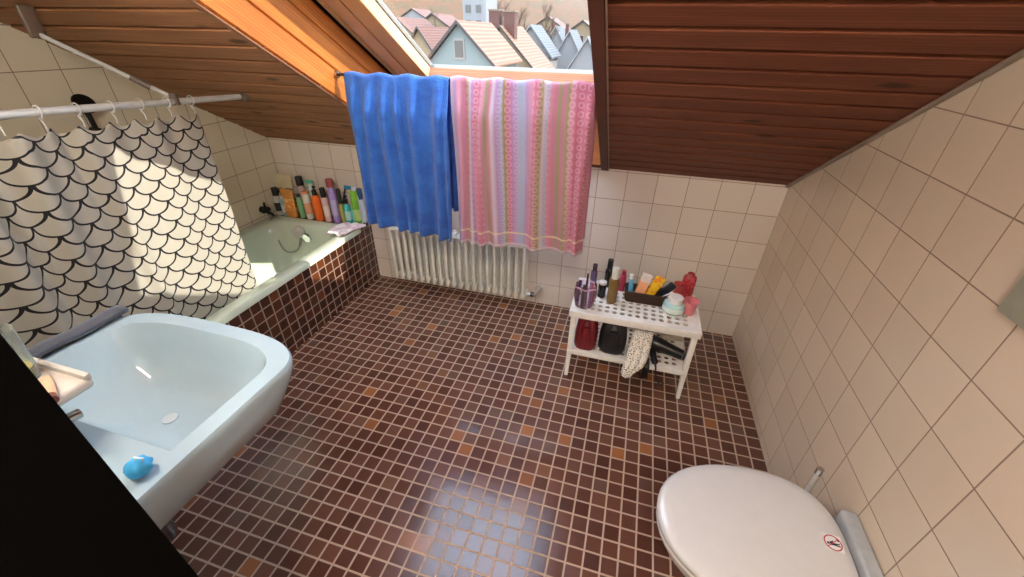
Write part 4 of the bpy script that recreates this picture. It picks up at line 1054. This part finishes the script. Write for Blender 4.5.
a = hpix(548, 17, 112); house('distant cream house with brown roof on the right', a[0], a[1], a[2], 10, 10, 3.0, R_br, W_cr, wn=3)
a = hpix(583, 21, 98); house('distant orange roofed house near the right window edge', a[0], a[1], a[2], 9, 10, 3.0, R_or, W_cr, wn=3)
# taller white block
p = at(474, 4, 1, 74)
bk_ = thing('apartment_block', 'tall white block with small windows behind the green gable', 'building', (p.x, 77, GZ), GH)
MB().box(p.x - 2, p.x + 2, 74, 80, GZ, p.z + 2.5).build('wall', W_wh, bk_, smooth=0)
MB().box(p.x - 2.2, p.x + 2.2, 73.8, 80.2, p.z + 2.5, p.z + 2.8).build('roof', R_br, bk_, smooth=0)
for i in range(2):
    for k in range(4):
        MB().box(p.x - 1.5 + i * 1.8, p.x - .6 + i * 1.8, 73.93, 74.02, p.z + .9 - k * 2.1, p.z + 2.0 - k * 2.1).build('window', P(110, 104, 100, .3), bk_, smooth=0)
# wooded hill
th_ = NT('wooded_hill'); co, s = th_.pos()
th_.link(th_.ramp(th_.noise(co, .22, 6, .75), [(.32, srgb(110, 72, 40)), (.45, srgb(176, 116, 64)), (.56, srgb(124, 104, 56)), (.7, srgb(190, 138, 88))]), th_.b.inputs['Base Color']); th_.b.inputs['Roughness'].default_value = 1
m = MB()
def hillf(u, v):
    x = -190 + 330 * u; y = 135 + 170 * v
    z = GZ + 50 * (1 - (1 - v) ** 2) * (.75 + .25 * math.sin(u * 9)) + 1.2 * math.sin(x * .5) * math.sin(y * .4) * v
    return (x, y, z)
m.sheet(hillf, 80, 24); struct(m.build('hill', th_.m, smooth=80))
# bare trees
M_twig = P(150, 116, 84, .9)
def tree_mesh(seed):
    rnd = random.Random(seed); m = MB()
    def br(p, d, l, r, dep):
        q = p + d * l
        m.tube([p, p.lerp(q, .5) + Vector((rnd.uniform(-.05, .05) * l, rnd.uniform(-.05, .05) * l, 0)), q], [r, r * .8, r * .6], 4, caps=False)
        if dep == 0: return
        for _ in range(4 if dep > 1 else 5):
            nd = (d + Vector((rnd.uniform(-.9, .9), rnd.uniform(-.9, .9), rnd.uniform(-.1, .6)))).normalized()
            br(p.lerp(q, rnd.uniform(.5, 1)), nd, l * rnd.uniform(.5, .75), r * .55, dep - 1)
    br(Vector((0, 0, 0)), Vector((0, 0, 1)), 3.6, .16, 4)
    return m
pts_ = [(512, 71), (521, 84), (541, 76), (446, 82), (496, 90), (590, 84), (533, 100), (505, 124)]
lbl = ['bare brown tree right of the tall chimneys', 'bare tree above the white gable, left one', 'bare tree directly above the white gable', 'bare tree left of the green gable apex', 'distant bare tree behind the chimneys', 'distant bare tree at the right window edge', 'distant bare tree behind the white gable', 'furthest bare tree between chimneys and white gable']
for i, (u, yy) in enumerate(pts_):
    p = at(u, 30, 1, yy)
    m = tree_mesh(i % 3 + 11); sc_ = random.uniform(1.15, 1.35) * (1 + (yy - 66) * .004)
    zb_ = GZ
    m.v = [Vector((v.x * sc_ + p.x, v.y * sc_ + p.y, v.z * sc_ * 1.25 + zb_)) for v in m.v]
    tag(m.build('bare_tree', M_twig, None, smooth=0, origin=(p.x, p.y, zb_)), lbl[i], 'tree', 'bare trees behind the houses')

srgb = _srgb
# ------------------------------------------------------------ light
sun = bpy.data.lights.new('sun', 'SUN'); sun.energy = 7.5; sun.angle = math.radians(.6); sun.color = (1, .93, .80)
so = bpy.data.objects.new('sun', sun); COL.objects.link(so)
so.rotation_euler = Vector((1, .20, .86)).to_track_quat('Z', 'Y').to_euler(); so.location = (10, 5, 15)
w = bpy.data.worlds.new('world'); SC.world = w; w.use_nodes = True
nt = w.node_tree; bg_ = nt.nodes['Background']
tcw = nt.nodes.new('ShaderNodeTexCoord'); spw = nt.nodes.new('ShaderNodeSeparateXYZ'); rw_ = nt.nodes.new('ShaderNodeValToRGB')
nt.links.new(tcw.outputs['Generated'], spw.inputs[0]); nt.links.new(spw.outputs[2], rw_.inputs[0]); nt.links.new(rw_.outputs[0], bg_.inputs[0])
rw_.color_ramp.elements[0].color = (.80, .86, .92, 1); rw_.color_ramp.elements[1].color = (.62, .76, 1, 1)
bg_.inputs[1].default_value = 9.0
vs_ = SC.view_settings; vs_.view_transform = 'Standard'; vs_.look = 'None'; vs_.gamma = 1; vs_.use_curve_mapping = False; vs_.exposure = 0
